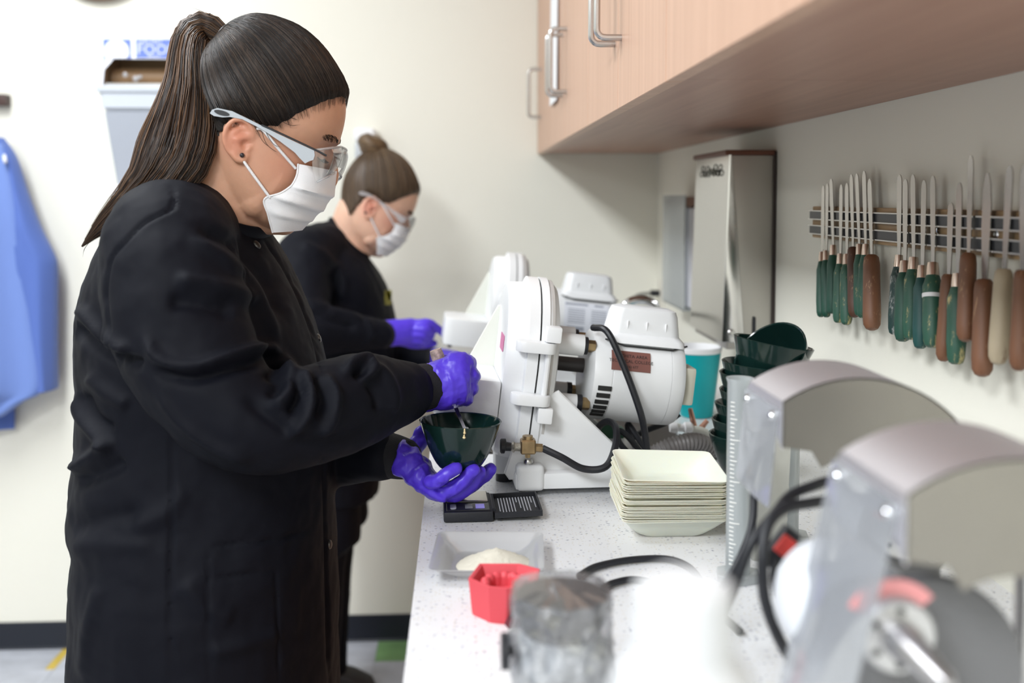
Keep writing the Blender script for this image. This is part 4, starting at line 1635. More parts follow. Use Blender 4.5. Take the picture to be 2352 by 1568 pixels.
me = remesh(bm, .0012, 3)
link('tooth_ridge', me, M_red, rm)
# arched notch foot: shade of its hollow painted as a dark red solid
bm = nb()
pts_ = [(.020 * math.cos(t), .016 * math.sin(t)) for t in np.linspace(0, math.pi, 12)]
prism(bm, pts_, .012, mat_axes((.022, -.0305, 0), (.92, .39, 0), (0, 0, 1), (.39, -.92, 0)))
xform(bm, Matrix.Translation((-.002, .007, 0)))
obj('notch', bm, pbr('red_rubber_painted_shade', (0.10, 0.02, 0.03), .6), rm)
# ------------------------------------------------------------------ jar wrapped in plastic film
c = at_z(1292, 1568, ZT)
jx, jy = 0.0805, 0.775
jr = .0385
jar = empty('wrapped_jar', (jx, jy, ZT), label='grey jar wrapped in crinkled clear film beside the red former', cat='jar')
bm = nb()
lathe(bm, [(0.0001, 0), (jr * .9, 0), (jr * .93, .004), (jr * .93, .078), (jr * .80, .086), (0.0001, .086)], 40)
obj('jar_body', bm, pbr('grey_jar', (0.50, 0.52, 0.54), .4, var=.4, vscale=70), jar)
bm = nb()
lathe(bm, [(0.0001, .086), (jr * .80, .086), (jr * .86, .090), (jr * .95, .100), (jr * .97, .112), (jr * .93, .115), (0.0001, .115)], 40)
obj('jar_lid', bm, pbr('dark_grey_lid', (0.035, 0.034, 0.037), .4, var=.4, vscale=60), jar)
bm = nb()
random.seed(3)
rings = []
for i in range(26):
    u = i / 25
    zz = .0015 + .118 * u
    base_r = jr * (1.10 - .06 * abs(math.sin(u * 5)))
    if u > .72:
        base_r = jr * 1.06
    ring = []
    for k in range(72):
        t = 2 * math.pi * k / 72
        cr_ = .0052 * mnoise.noise(Vector((math.cos(t) * 3.5, math.sin(t) * 3.5, u * 6))) + .0030 * mnoise.noise(Vector((math.cos(t) * 9, math.sin(t) * 9, u * 14 + 4)))
        r_ = max(base_r + cr_, jr * 1.01)
        ring.append((r_ * math.cos(t), r_ * math.sin(t), zz))
    rings.append(ring)
loft(bm, rings, caps=False)
top_r = [bm.verts.new((p[0] * .55, p[1] * .55, .1215 + .002 * mnoise.noise(Vector(p) * 90))) for p in rings[-1]]
rv = [v_ for v_ in bm.verts][25 * 72:26 * 72]
for k in range(72):
    bm.faces.new((rv[k], rv[(k + 1) % 72], top_r[(k + 1) % 72], top_r[k]))
bm.faces.new(top_r)
obj('film_wrap', bm, clear_plastic('crinkled_film', frost=.13, frost_col=(.90, .91, .93), refl=.45), jar, sharp=20)
kb = at_y(1160, 1495, jy - .01)
bm = nb()
tube(bm, [(-jr * 1.0, -.01, kb.z - ZT), (kb.x - jx - .001, -.01, kb.z - ZT)], .004, 8)
tube(bm, [(kb.x - jx - .003, -.01, kb.z - ZT), (kb.x - jx + .003, -.01, kb.z - ZT)], .014, 18)
obj('side_knob', bm, M_blackpl, jar)
# ------------------------------------------------------------------ white bottle close to the camera
wb = empty('white_bottle', at_y(1572, 1400, .37), label='white plastic bottle standing very close to the camera', cat='bottle')
wb.location.z = ZT
zt_ = at_y(1572, 1335, .37).z - ZT
bm = nb()
lathe(bm, [(0.0001, 0), (.030, 0), (.0315, .004), (.0315, zt_ - .060), (.030, zt_ - .048), (.025, zt_ - .034), (.019, zt_ - .027), (.0001, zt_ - .027)], 36)
obj('bottle_body', bm, pbr('bright_white_plastic', (0.60, 0.61, 0.625), .5), wb)
bm = nb()
lathe(bm, [(0.0001, zt_ - .030), (.0195, zt_ - .028), (.0185, zt_ - .002), (.016, zt_), (0.0001, zt_)], 30)
obj('bottle_cap', bm, pbr('bright_white_plastic', (0.60, 0.61, 0.625), .5), wb)
# ------------------------------------------------------------------ leads lying on the worktop
P = [at_z(x, y, ZT + .005) for x, y in ((1330, 1322), (1372, 1300), (1450, 1285), (1530, 1283), (1580, 1300), (1612, 1335), (1640, 1390), (1700, 1450))]
bm = nb()
tube(bm, spline([tuple(p - P[0]) for p in P], 8), .0040, 10)
ob = obj('bench_lead', bm, M_black)
ob.location = P[0]
tag(ob, 'black lead curving over the worktop before the weighing boats', 'cable')
P = [at_z(x, y, ZT + .005) for x, y in ((1385, 1350), (1410, 1338), (1455, 1330), (1505, 1338), (1545, 1360), (1580, 1400), (1640, 1470))]
bm = nb()
tube(bm, spline([tuple(p - P[0]) for p in P], 8), .0038, 10)
ob = obj('bench_lead', bm, M_black)
ob.location = P[0]
tag(ob, 'short black lead beside the lid of the wrapped jar', 'cable')

# ------------------------------------------------------------------ graduated cylinders and translucent box
M_tick = pbr('tick_print', (0.80, 0.80, 0.76), .5)
M_tick2 = pbr('yellow_tick_print', (0.62, 0.50, 0.20), .5)


def grad_cylinder(loc, r, H, label, tick, n=40):
    g = empty('graduated_cylinder', loc, label=label, cat='cylinder', group='graduated cylinders')
    bm_ = nb()
    lathe(bm_, [(r, .008), (r, H - .004), (r * 1.12, H), (r * 1.12, H + .001), (r - .0012, H), (r - .0015, .010), (0.0001, .010), (0.0001, .008)], 28, close_ends=False)
    bd = obj('cylinder_wall', bm_, M_frost, g)
    bm_ = nb()
    prism(bm_, [(r * 1.9 * math.cos(t), r * 1.9 * math.sin(t)) for t in np.linspace(.3, 2 * math.pi + .3, 7)[:-1]], .008, None, .001, 1)
    obj('hexagonal_foot', bm_, M_frost, g, sharp=30)
    for i in range(n):
        zz_ = .02 + (H - .045) * i / (n - 1)
        a1 = math.radians(-150)
        ln = math.radians(48 if i % 10 == 0 else 34 if i % 5 == 0 else 22)
        bm_ = nb()
        tube(bm_, [(r * 1.012 * math.cos(a1 + ln * k / 4), r * 1.012 * math.sin(a1 + ln * k / 4), zz_) for k in range(5)], .0006, 4)
        obj('tick_mark', bm_, tick, bd, smooth=False)
    return g


c = at_z(1700, 1336, ZT)
grad_cylinder((c.x, c.y + .01, ZT), .0138, at_y(1700, 873, c.y).z - ZT, 'tall translucent graduated cylinder right of the weighing boats', M_tick)
grad_cylinder((.408, 1.215, ZT), .0175, .150, 'short graduated cylinder with yellowish marks behind the far guard', M_tick2, 24)
# ribbed translucent box between them
tb_ = empty('measuring_box', (.366, 1.165, ZT), rz=math.radians(4), label='ribbed translucent plastic box between the two graduated cylinders', cat='box')
bm = nb()
rings = []
for i in range(41):
    zz_ = .0 + .150 * i / 40
    w = .020 + .004 * (i / 40) + (.0006 if (i % 2 and i < 24) else 0)
    rings.append([(x, y, zz_) for x, y in rrect(w * 2, w * 2, .003, 3)])
loft(bm, rings, caps=False)
obj('box_wall', bm, clear_plastic('ribbed_frost', frost=.75, frost_col=(.80, .80, .74)), tb_, sharp=30)

# ------------------------------------------------------------------ polishing lathes with guards
M_hood = pbr('hood_aluminium', (0.86, 0.84, 0.88), 0.48, 1.0, bump=0.05, bscale=24, stretch=(60, 2, 60))
M_hood2 = pbr('hood_front_metal', (0.30, 0.285, 0.26), 0.40, 1.0, rvar=.08, vscale=30)
M_lgrey = pbr('lathe_grey', (0.16, 0.16, 0.165), .5)
M_visor = clear_plastic('visor_plastic', tint=(.95, .97, 1.0), frost=.34, frost_col=(.93, .95, 1.0), refl=.14)


def lathe_unit(corner_px, Yn, W, label, label2, vl, vo, mot, hub, disc):
    k = at_y(*corner_px, Yn)                       # near left corner of the hood
    cx, cz = k.x + .066, k.z - .100                # arc centre
    R = math.hypot(.066, .100)
    g = empty('lathe_guard', (cx, Yn + W / 2, cz), label=label, cat='guard', group='lathe guards')
    o_ = Vector(g.location)
    a0 = math.atan2(.100, -.066)
    a1 = math.radians(12)
    angs = [a0 + (a1 - a0) * i / 24 for i in range(25)]
    bm_ = nb()
    outer = [(R * math.cos(t), R * math.sin(t)) for t in angs]
    inner = [((R - .0016) * math.cos(t), (R - .0016) * math.sin(t)) for t in angs[::-1]]
    prism(bm_, outer + inner, W, mat_axes((0, W / 2, 0), (1, 0, 0), (0, 0, 1), (0, -1, 0)))
    obj('hood_top', bm_, M_hood, g, sharp=30)
    # front plate with round opening
    bm_ = nb()
    bt = [(-.066, .060), (-.040, .056)] + [(.062 * math.cos(t), .062 * math.sin(t) - .012) for t in np.linspace(2.1, .35, 12)] + [(R * math.cos(a1), R * math.sin(a1))]
    prism(bm_, [(R * math.cos(t) * .999, R * math.sin(t) * .999) for t in angs][:-1] + bt[::-1], .0016, mat_axes((0, -W / 2 + .0016, 0), (1, 0, 0), (0, 0, 1), (0, -1, 0)))
    obj('front_plate', bm_, M_hood2, g, smooth=False)
    # left bracket plate
    bm_ = nb()
    prism(bm_, [(-W / 2, .1), (W / 2, .1), (W / 2 + .012, .088), (W / 2 - .008, .074), (-W / 2 + .026, .076), (-W / 2, .058)], .0016, mat_axes((-.0665, 0, 0), (0, 1, 0), (0, 0, 1), (1, 0, 0)))
    br_ = obj('side_bracket', bm_, M_hood, g, smooth=False)
    for y_ in (-W / 2 + .016, W / 2 - .004):
        bm_ = nb()
        lathe(bm_, [(0.0001, -.006), (.003, -.0055), (.0045, -.003), (.0045, .0), (0.0001, .0)], 12, axis='X', center=(-.0672, y_, .084))
        obj('screw', bm_, M_chrome, br_)
    bm_ = nb()
    tube(bm_, [(.060, W / 2 - .008, .098), (.060, W / 2 - .008, ZT - cz)], .007, 14)
    tube(bm_, [(.060, W / 2 - .008, ZT - cz), (.060, W / 2 - .008, ZT - cz + .006)], .022, 20)
    obj('support_post', bm_, M_steel, g)
    # hanging visor
    bm_ = nb()
    rows = []
    for i in range(13):
        u = i / 12
        row = []
        for j in range(9):
            s = j / 8
            y_ = -W / 2 + .004 + (W + .004) * s - .010 * u * (1 - s) * 0
            x_ = -.0690 - vo * u - vo * .35 * math.sin(math.pi * s) * u
            z_ = .092 - vl * u
            row.append((x_, y_, z_))
        rows.append(row)
    vs = [[bm_.verts.new(p) for p in r_] for r_ in rows]
    for i in range(12):
        for j in range(8):
            bm_.faces.new((vs[i][j], vs[i][j + 1], vs[i + 1][j + 1], vs[i + 1][j]))
    thicken(bm_, .0016)
    obj('visor', bm_, M_visor, g)
    # lathe underneath: motor, flange with spindle towards the camera, backing disc
    mc, mr_ = at_y(*mot[:3]), mot[3]
    m = empty('polishing_lathe', (mc.x, mc.y, ZT), label=label2, cat='lathe', group='polishing lathes')
    q = lambda p: Vector(p) - Vector(m.location)
    ml = q(mc)
    bm_ = nb()
    lathe(bm_, [(0.0001, 0), (mr_ * .85, 0), (mr_, .010), (mr_, .055), (mr_ * .86, .072), (.0001, .074)], 40, axis='Y', center=ml)
    mo = obj('motor_body', bm_, pbr('pale_motor', (.62, .64, .68), .4), m, sharp=40)
    bm_ = nb()
    box(bm_, (.0, .01, .0), (.05, .07, ml.z - mr_ * .7), .004, 1)
    obj('pedestal', bm_, M_lgrey, m)
    dc = q(at_y(*disc[:3]))
    bm_ = nb()
    lathe(bm_, [(0.0001, 0), (disc[3] * .97, 0), (disc[3], .002), (disc[3], .008), (disc[3] * .9, .012), (0.0001, .012)], 56, axis='Y', center=dc)
    obj('backing_disc', bm_, M_lgrey, m, sharp=40)
    hc = q(at_y(*hub))
    bm_ = nb()
    lathe(bm_, [(0.0001, 0), (.021, 0), (.023, .003), (.023, dc.y - hc.y + .002), (.0001, dc.y - hc.y + .002)], 30, axis='Y', center=hc)
    fl = obj('flange', bm_, pbr('silver_flange', (.60, .60, .60), .35, .9), m, sharp=40)
    for a in (90, 150, 210, 270, 330):
        bm_ = nb()
        t = math.radians(a)
        lathe(bm_, [(0.0001, -.001), (.0024, -.001), (.0024, .002), (.0001, .002)], 10, axis='Y', center=hc + Vector((.0165 * math.cos(t), 0, .0165 * math.sin(t))))
        obj('flange_screw', bm_, M_seam, fl)
    bm_ = nb()
    tt = np.linspace(math.radians(40), math.radians(150), 14)
    rows = [[hc + Vector((r_ * math.cos(t), dc.y * 0 + .010, r_ * math.sin(t))) for t in tt] for r_ in (.0225, .032)]
    vs = [[bm_.verts.new(p) for p in r_] for r_ in rows]
    for j in range(13):
        bm_.faces.new((vs[0][j], vs[0][j + 1], vs[1][j + 1], vs[1][j]))
    thicken(bm_, .0006)
    obj('red_label', bm_, pbr('pale_red_label', (.82, .34, .34), .5), m, smooth=False)
    bm_ = nb()
    lathe(bm_, [(.0001, -.060), (.0035, -.060), (.0070, -.052), (.0080, -.036), (.0095, -.032), (.0095, -.016), (.0115, -.010), (.0115, .002), (.0001, .002)], 24, axis='Y', center=hc)
    obj('spindle', bm_, pbr('spindle_steel', (.48, .47, .48), .3, .95), m, sharp=40)
    return g


lathe_unit((1798, 921), .83, .094, 'brushed metal guard with hanging visor over the farther polishing lathe', 'pale polishing lathe half hidden under the farther metal guard', .085, .008, (2060, 1190, .90, .040), (2080, 1230, .86), (2085, 1235, .885, .045))
lathe_unit((2083, 1133), .555, .098, 'brushed metal guard with hanging visor in the right foreground', 'polishing lathe with silver spindle and grey disc in the right foreground', .150, .034, (1985, 1445, .635, .044), (2068, 1466, .565), (2125, 1560, .60, .0655))
# leads of the lathes
wire('lathe_lead', [(1900, 1105, .80), (1872, 1114, .79), (1815, 1138, .78), (1775, 1185, .76), (1730, 1240, .75), (1700, 1310, .75), (1680, 1370, .76), (1660, 1420, .80)], .0042, M_black, 'black lead arching left out of the near guard')
wire('lathe_lead', [(1900, 1150, .78), (1860, 1155, .77), (1800, 1168, .76), (1762, 1210, .75), (1752, 1290, .74), (1756, 1370, .74), (1778, 1440, .74), (1802, 1490, .75), (1830, 1530, .76)], .0046, M_black, 'black lead dropping straight beside the red rocker switch')
wire('lathe_lead', [(1728, 1090, .97), (1732, 1150, .965), (1725, 1215, .95), (1690, 1300, .93), (1640, 1380, .92)], .0038, M_black, 'thin black lead hanging beside the graduated cylinder')
c = at_y(1790, 1256, .78)
sw_ = empty('inline_switch', c, rot=(0, math.radians(38), 0), label='small black inline switch with a red rocker on the lathe lead', cat='switch')
bm = nb()
box(bm, (-.0075, -.006, -.018), (.0075, .006, .018), .003, 2)
obj('switch_body', bm, M_blackpl, sw_)
bm = nb()
box(bm, (-.0065, -.0085, -.004), (.0065, -.0055, .012), .001, 1)
obj('red_rocker', bm, pbr('red_rocker', (.65, .06, .05), .4), sw_)
bm = nb()
P = [at_y(*p) - c for p in ((1782, 1285, .775), (1775, 1320, .77), (1782, 1370, .77))]
M4 = Matrix.Rotation(math.radians(-38), 4, 'Y')
tube(bm, spline([tuple(M4 @ p) for p in P], 6), .0028, 8)
obj('switch_tail', bm, M_black, sw_)
# ------------------------------------------------------------------ people
from mathutils.bvhtree import BVHTree


def fbm(P, scale, seed=0.0, octv=3):
    out = np.zeros(len(P))
    amp = 1.0
    for o_ in range(octv):
        s = scale * 2 ** o_
        out += amp * np.array([mnoise.noise(Vector((p[0] * s + seed, p[1] * s - seed, p[2] * s + 2 * seed))) for p in P])
        amp *= .5
    return out


def smoothstep(a, b, x):
    t = np.clip((x - a) / (b - a), 0, 1)
    return t * t * (3 - 2 * t)


def seg_dist(Q, line):
    """distance from 2D points to a polyline, with the position along it 0..1"""
    best = np.full(len(Q), 1e9)
    tt = np.zeros(len(Q))
    line = np.array(line, float)
    n = len(line) - 1
    for i in range(n):
        a, b_ = line[i], line[i + 1]
        ab = b_ - a
        t = np.clip(((Q - a) @ ab) / (ab @ ab + 1e-9), 0, 1)
        d = np.hypot(*(Q - a - t[:, None] * ab).T)
        m = d < best
        best[m] = d[m]
        tt[m] = (i + t[m]) / n
    return best, tt


FOLD = 1.0


def sculpt_strokes(me, strokes, facing=0.0):
    """push folds into cloth along lines; (points, half width px, height m)"""
    P, N = get_co(me), get_no(me)
    d = P - CAM
    d /= np.linalg.norm(d, axis=1)[:, None]
    f = -(d * N).sum(1)
    Q = project(P)
    vis = smoothstep(facing, facing + .25, f)
    disp = np.zeros(len(P))
    for pts, sg, h in strokes:
        L = [tuple(p) for p in spline([(a, b_) for a, b_ in pts], 5)] if len(pts) > 2 else pts
        dist, t = seg_dist(Q, L)
        end = np.minimum(1, np.minimum(t, 1 - t) / .14 + .12)
        disp += FOLD * h * np.exp(-(dist / sg) ** 2) * vis * end
    set_co(me, P + N * disp[:, None])


def ring_ellipse(A, B, hw, Yc, n=40, pw=2.35, skew=0.0):
    """closed ring through back point A and front point B (in the plane Y = Yc), half width hw"""
    A, B = Vector(A), Vector(B)
    c, h = (A + B) / 2, (B - A) / 2
    out = []
    for k in range(n):
        t = 2 * math.pi * k / n
        ct, st = math.cos(t), math.sin(t)
        x = abs(ct) ** (2 / pw) * (1 if ct >= 0 else -1)
        y = abs(st) ** (2 / pw) * (1 if st >= 0 else -1)
        p = c + h * x
        out.append((p.x, Yc + y * hw, p.z))
    return out


def chain(bm_, pts, rad, seg=20, n=6, flat=1.0):
    K = spline([tuple(p) + (r,) for p, r in zip(pts, rad)], n)
    tube(bm_, [k[:3] for k in K], [max(k[3], .001) for k in K], seg, round_cap=True, flat=flat)


def attr_mat(name, base, hi, rough, uscale, vscale, bump=.35, spec=.5, sheen=0.0):
    """streaky hair material driven by the strand UV map"""
    m = bpy.data.materials.new(name)
    m.use_nodes = True
    nt = m.node_tree
    b = nt.nodes['Principled BSDF']
    b.inputs['Roughness'].default_value = rough
    uv = nt.nodes.new('ShaderNodeUVMap')
    uv.uv_map = 'strand'
    mp = nt.nodes.new('ShaderNodeMapping')
    mp.inputs['Scale'].default_value = (uscale, vscale, 1)
    nt.links.new(uv.outputs[0], mp.inputs[0])
    n = nt.nodes.new('ShaderNodeTexNoise')
    n.inputs['Scale'].default_value = 1
    n.inputs['Detail'].default_value = 6
    n.inputs['Roughness'].default_value = .7
    nt.links.new(mp.outputs[0], n.inputs['Vector'])
    cr = nt.nodes.new('ShaderNodeValToRGB')
    cr.color_ramp.elements[0].position = .42
    cr.color_ramp.elements[0].color = (*base, 1)
    cr.color_ramp.elements[1].position = .70
    cr.color_ramp.elements[1].color = (*hi, 1)
    nt.links.new(n.outputs[0], cr.inputs[0])
    nt.links.new(cr.outputs[0], b.inputs['Base Color'])
    b.inputs['Specular IOR Level'].default_value = .32
    bp = nt.nodes.new('ShaderNodeBump')
    bp.inputs['Strength'].default_value = bump
    bp.inputs['Distance'].default_value = .0015
    nt.links.new(n.outputs[0], bp.inputs['Height'])
    nt.links.new(bp.outputs[0], b.inputs['Normal'])
    return m


def strands(name, paths, radii, mat, parent):
    o = link(name, strands_mesh(paths, radii), mat, parent)
    o['kind'] = 'stuff'
    return o


def strands_mesh(paths, radii, tint=None):
    """many thin three-sided strands as one mesh"""
    V, F, C = [], [], []
    for si, (pth, r) in enumerate(zip(paths, radii)):
        pts, T, N = frames(pth)
        base = len(V)
        m = len(pts)
        for i, p in enumerate(pts):
            rr = r * (1.0 if i < m * .7 else max(.15, (m - 1 - i) / (m * .3)))
            b_ = T[i].cross(N[i])
            for k in range(3):
                a = 2.0944 * k
                V.append(tuple(p + N[i] * (rr * math.cos(a)) + b_ * (rr * math.sin(a))))
        for i in range(m - 1):
            for k in range(3):
                F.append((base + i * 3 + k, base + i * 3 + (k + 1) % 3, base + i * 3 + 3 + (k + 1) % 3, base + i * 3 + 3 + k))
    me = bpy.data.meshes.new('strands')
    me.from_pydata(V, [], F)
    me.update()
    return me


# ---- head in its own frame: u forward, v up (units of one pixel of the face photo), lateral y; S metres per unit
HEAD = [  # v, front, back, half width
    (286, 2, -28, 10), (279, 34, -66, 46), (262, 74, -104, 80), (228, 124, -134, 106), (190, 157, -149, 120), (150, 175, -157, 127),
    (100, 184, -157, 129), (66, 179, -150, 126), (30, 181, -136, 121), (0, 182, -120, 119), (-40, 183, -96, 115), (-80, 184, -62, 106),
    (-110, 182, -24, 92), (-132, 170, 26, 68), (-148, 140, 60, 34)]


def head_rings(grow=0.0, n=56, sub=4, rows=HEAD):
    K = spline(rows, sub)
    out = []
    for v, f, b_, w in K:
        c, a = (f + b_) / 2, (f - b_) / 2
        ring = []
        for k in range(n):
            t = 2 * math.pi * k / n
            ct, st = math.cos(t), math.sin(t)
            pw = 2.25
            x = abs(ct) ** (2 / pw) * (1 if ct >= 0 else -1)
            y = abs(st) ** (2 / pw) * (1 if st >= 0 else -1)
            p = np.array([c + a * x, w * y, v], float)
            if grow:
                nrm = np.array([ct / max(a, 8), st / max(w, 8), (v - 75) / 210 ** 2 * 160 / 130])
                nrm = nrm / np.linalg.norm(nrm)
                p = p + nrm * grow
            ring.append(p)
        out.append(ring)
    return out


def build_head(HM, S, neck, skin, name='body', voxel=.0021, parent=None):
    """head, ears, neck and upper chest as one continuous surface; neck: list of (world point, radius)"""
    bm_ = nb()
    L = lambda p: HM @ Vector((p[0] * S, p[1] * S, p[2] * S))
    loft(bm_, [[L(p) for p in r] for r in head_rings()])
    # nose
    for pts, rd in (([(176, 0, 78), (190, 0, 50), (203, 0, 22), (206, 0, 8)], [9, 11, 15, 15]), ([(196, -10, 6), (190, -14, 4)], [10, 9]), ([(196, 10, 6), (190, 14, 4)], [10, 9])):
        tube(bm_, [L(p) for p in pts], [r * S for r in rd], 14, round_cap=True)
    # cheeks and jaw fullness
    for s in (-1, 1):
        tube(bm_, spline([tuple(L(p)) for p in ((104, s * 66, 10), (106, s * 70, -30), (98, s * 70, -65), (84, s * 66, -100))], 4), [36 * S] * 13, 16, round_cap=True)
    # under the chin
    tube(bm_, [L((146, 0, -118)), L((92, 0, -128)), L((30, 0, -110))], [34 * S, 52 * S, 60 * S], 20, round_cap=True)
    # ears
    for s in (-1, 1):
        def E(u, v, out):
            return L((u + 26, s * (112 + out), v + 5))
        hx = [(4, 8, 2), (4, 26, 8), (-6, 41, 12), (-24, 48, 16), (-42, 40, 20), (-50, 20, 22), (-46, -2, 20), (-34, -20, 16), (-16, -31, 12)]
        tube(bm_, spline([tuple(E(*p)) for p in hx], 4), 6.2 * S, 10, round_cap=True)
        tube(bm_, spline([tuple(E(*p)) for p in ((-18, -26, 12), (-6, -33, 11), (6, -30, 9), (9, -18, 5))], 4), [8.5 * S] * 13, 10, round_cap=True)
        tube(bm_, spline([tuple(E(*p)) for p in ((-10, 30, 8), (-26, 26, 14), (-35, 8, 16), (-28, -12, 14), (-12, -18, 11))], 4), 6.5 * S, 10, round_cap=True)
        tube(bm_, [E(8, 0, 6), E(6, -10, 7)], [7 * S, 6 * S], 10, round_cap=True)
        tube(bm_, [E(-8, 22, 2), E(-22, 4, 4), E(-8, -18, 3)], [15 * S, 20 * S, 14 * S], 14, round_cap=True)
        tube(bm_, [E(-34, 22, 8), E(-40, 6, 10), E(-28, -14, 8)], [9 * S, 10 * S, 9 * S], 12, round_cap=True)
    # neck
    chain(bm_, [p for p, _ in neck], [r for _, r in neck], 26, 5)
    me = remesh(bm_, voxel, 5, .5)
    P, N = get_co(me), get_no(me)
    inv = np.array(HM.inverted())
    Lc = (P @ inv[:3, :3].T + inv[:3, 3]) / S
    d = np.zeros(len(P))

    def blob(c, sg, h):
        q = (Lc - np.array(c)) / np.array(sg)
        return h * np.exp(-(q ** 2).sum(1))
    for s in (-1, 1):
        d += blob((172, s * 40, 62), (26, 26, 17), -13)
        d += blob((164, s * 42, 58), (18, 17, 11), 8)
        d += blob((184, s * 38, 94), (22, 30, 9), 3.5)
        d += blob((70, s * 118, 70), (40, 30, 34), -4)
        d += blob((18, s * 122, 7), (9, 12, 10), -7)
        d += blob((6, s * 128, 31), (14, 14, 8), -4)
    d += blob((186, 0, 72), (16, 16, 14), -5)
    set_co(me, P + N * (d * S)[:, None])
    # colour: redder ears, cheeks, lids
    ca = me.color_attributes.new('tone', 'FLOAT_COLOR', 'POINT')
    red = np.zeros(len(P))
    for s in (-1, 1):
        red += .9 * np.exp(-(((Lc - np.array((4, s * 126, 13))) / np.array((36, 26, 46))) ** 2).sum(1))
        red += .45 * np.exp(-(((Lc - np.array((110, s * 95, 0))) / np.array((50, 60, 50))) ** 2).sum(1))
        red += .4 * np.exp(-(((Lc - np.array((168, s * 40, 58))) / np.array((30, 26, 14))) ** 2).sum(1))
    arr = np.zeros((len(P), 4))
    arr[:, 0] = np.clip(red, 0, 1)
    arr[:, 3] = 1
    ca.data.foreach_set('color', arr.ravel())
    return link(name, me, skin, parent)


def skin_mat(name, col, red):
    m = bpy.data.materials.new(name)
    m.use_nodes = True
    nt = m.node_tree
    b = nt.nodes['Principled BSDF']
    b.inputs['Roughness'].default_value = .50
    b.inputs['Subsurface Weight'].default_value = .22
    b.inputs['Subsurface Radius'].default_value = (.010, .004, .002)
    b.inputs['Subsurface Scale'].default_value = 1.0
    at = nt.nodes.new('ShaderNodeAttribute')
    at.attribute_name = 'tone'
    sep = nt.nodes.new('ShaderNodeSeparateColor')
    nt.links.new(at.outputs['Color'], sep.inputs[0])
    tc = nt.nodes.new('ShaderNodeTexCoord')
    n = nt.nodes.new('ShaderNodeTexNoise')
    n.inputs['Scale'].default_value = 90
    n.inputs['Detail'].default_value = 4
    nt.links.new(tc.outputs['Object'], n.inputs['Vector'])
    m0 = nt.nodes.new('ShaderNodeMix')
    m0.data_type = 'RGBA'
    m0.inputs[6].default_value = (*[c * 1.05 for c in col], 1)
    m0.inputs[7].default_value = (*[c * .90 for c in col], 1)
    nt.links.new(n.outputs[0], m0.inputs[0])
    m1 = nt.nodes.new('ShaderNodeMix')
    m1.data_type = 'RGBA'
    nt.links.new(sep.outputs[0], m1.inputs[0])
    nt.links.new(m0.outputs[2], m1.inputs[6])
    m1.inputs[7].default_value = (*red, 1)
    nt.links.new(m1.outputs[2], b.inputs['Base Color'])
    n2 = nt.nodes.new('ShaderNodeTexNoise')
    n2.inputs['Scale'].default_value = 900
    nt.links.new(tc.outputs['Object'], n2.inputs['Vector'])
    bp = nt.nodes.new('ShaderNodeBump')
    bp.inputs['Strength'].default_value = .12
    bp.inputs['Distance'].default_value = .001
    nt.links.new(n2.outputs[0], bp.inputs['Height'])
    nt.links.new(bp.outputs[0], b.inputs['Normal'])
    return m


HL_U = [-190, -62, -44, -36, -24, 6, 44, 84, 122, 152, 168, 200]
HL_V = [-140, -132, -110, 10, 40, 46, 46, 84, 134, 173, 194, 208]


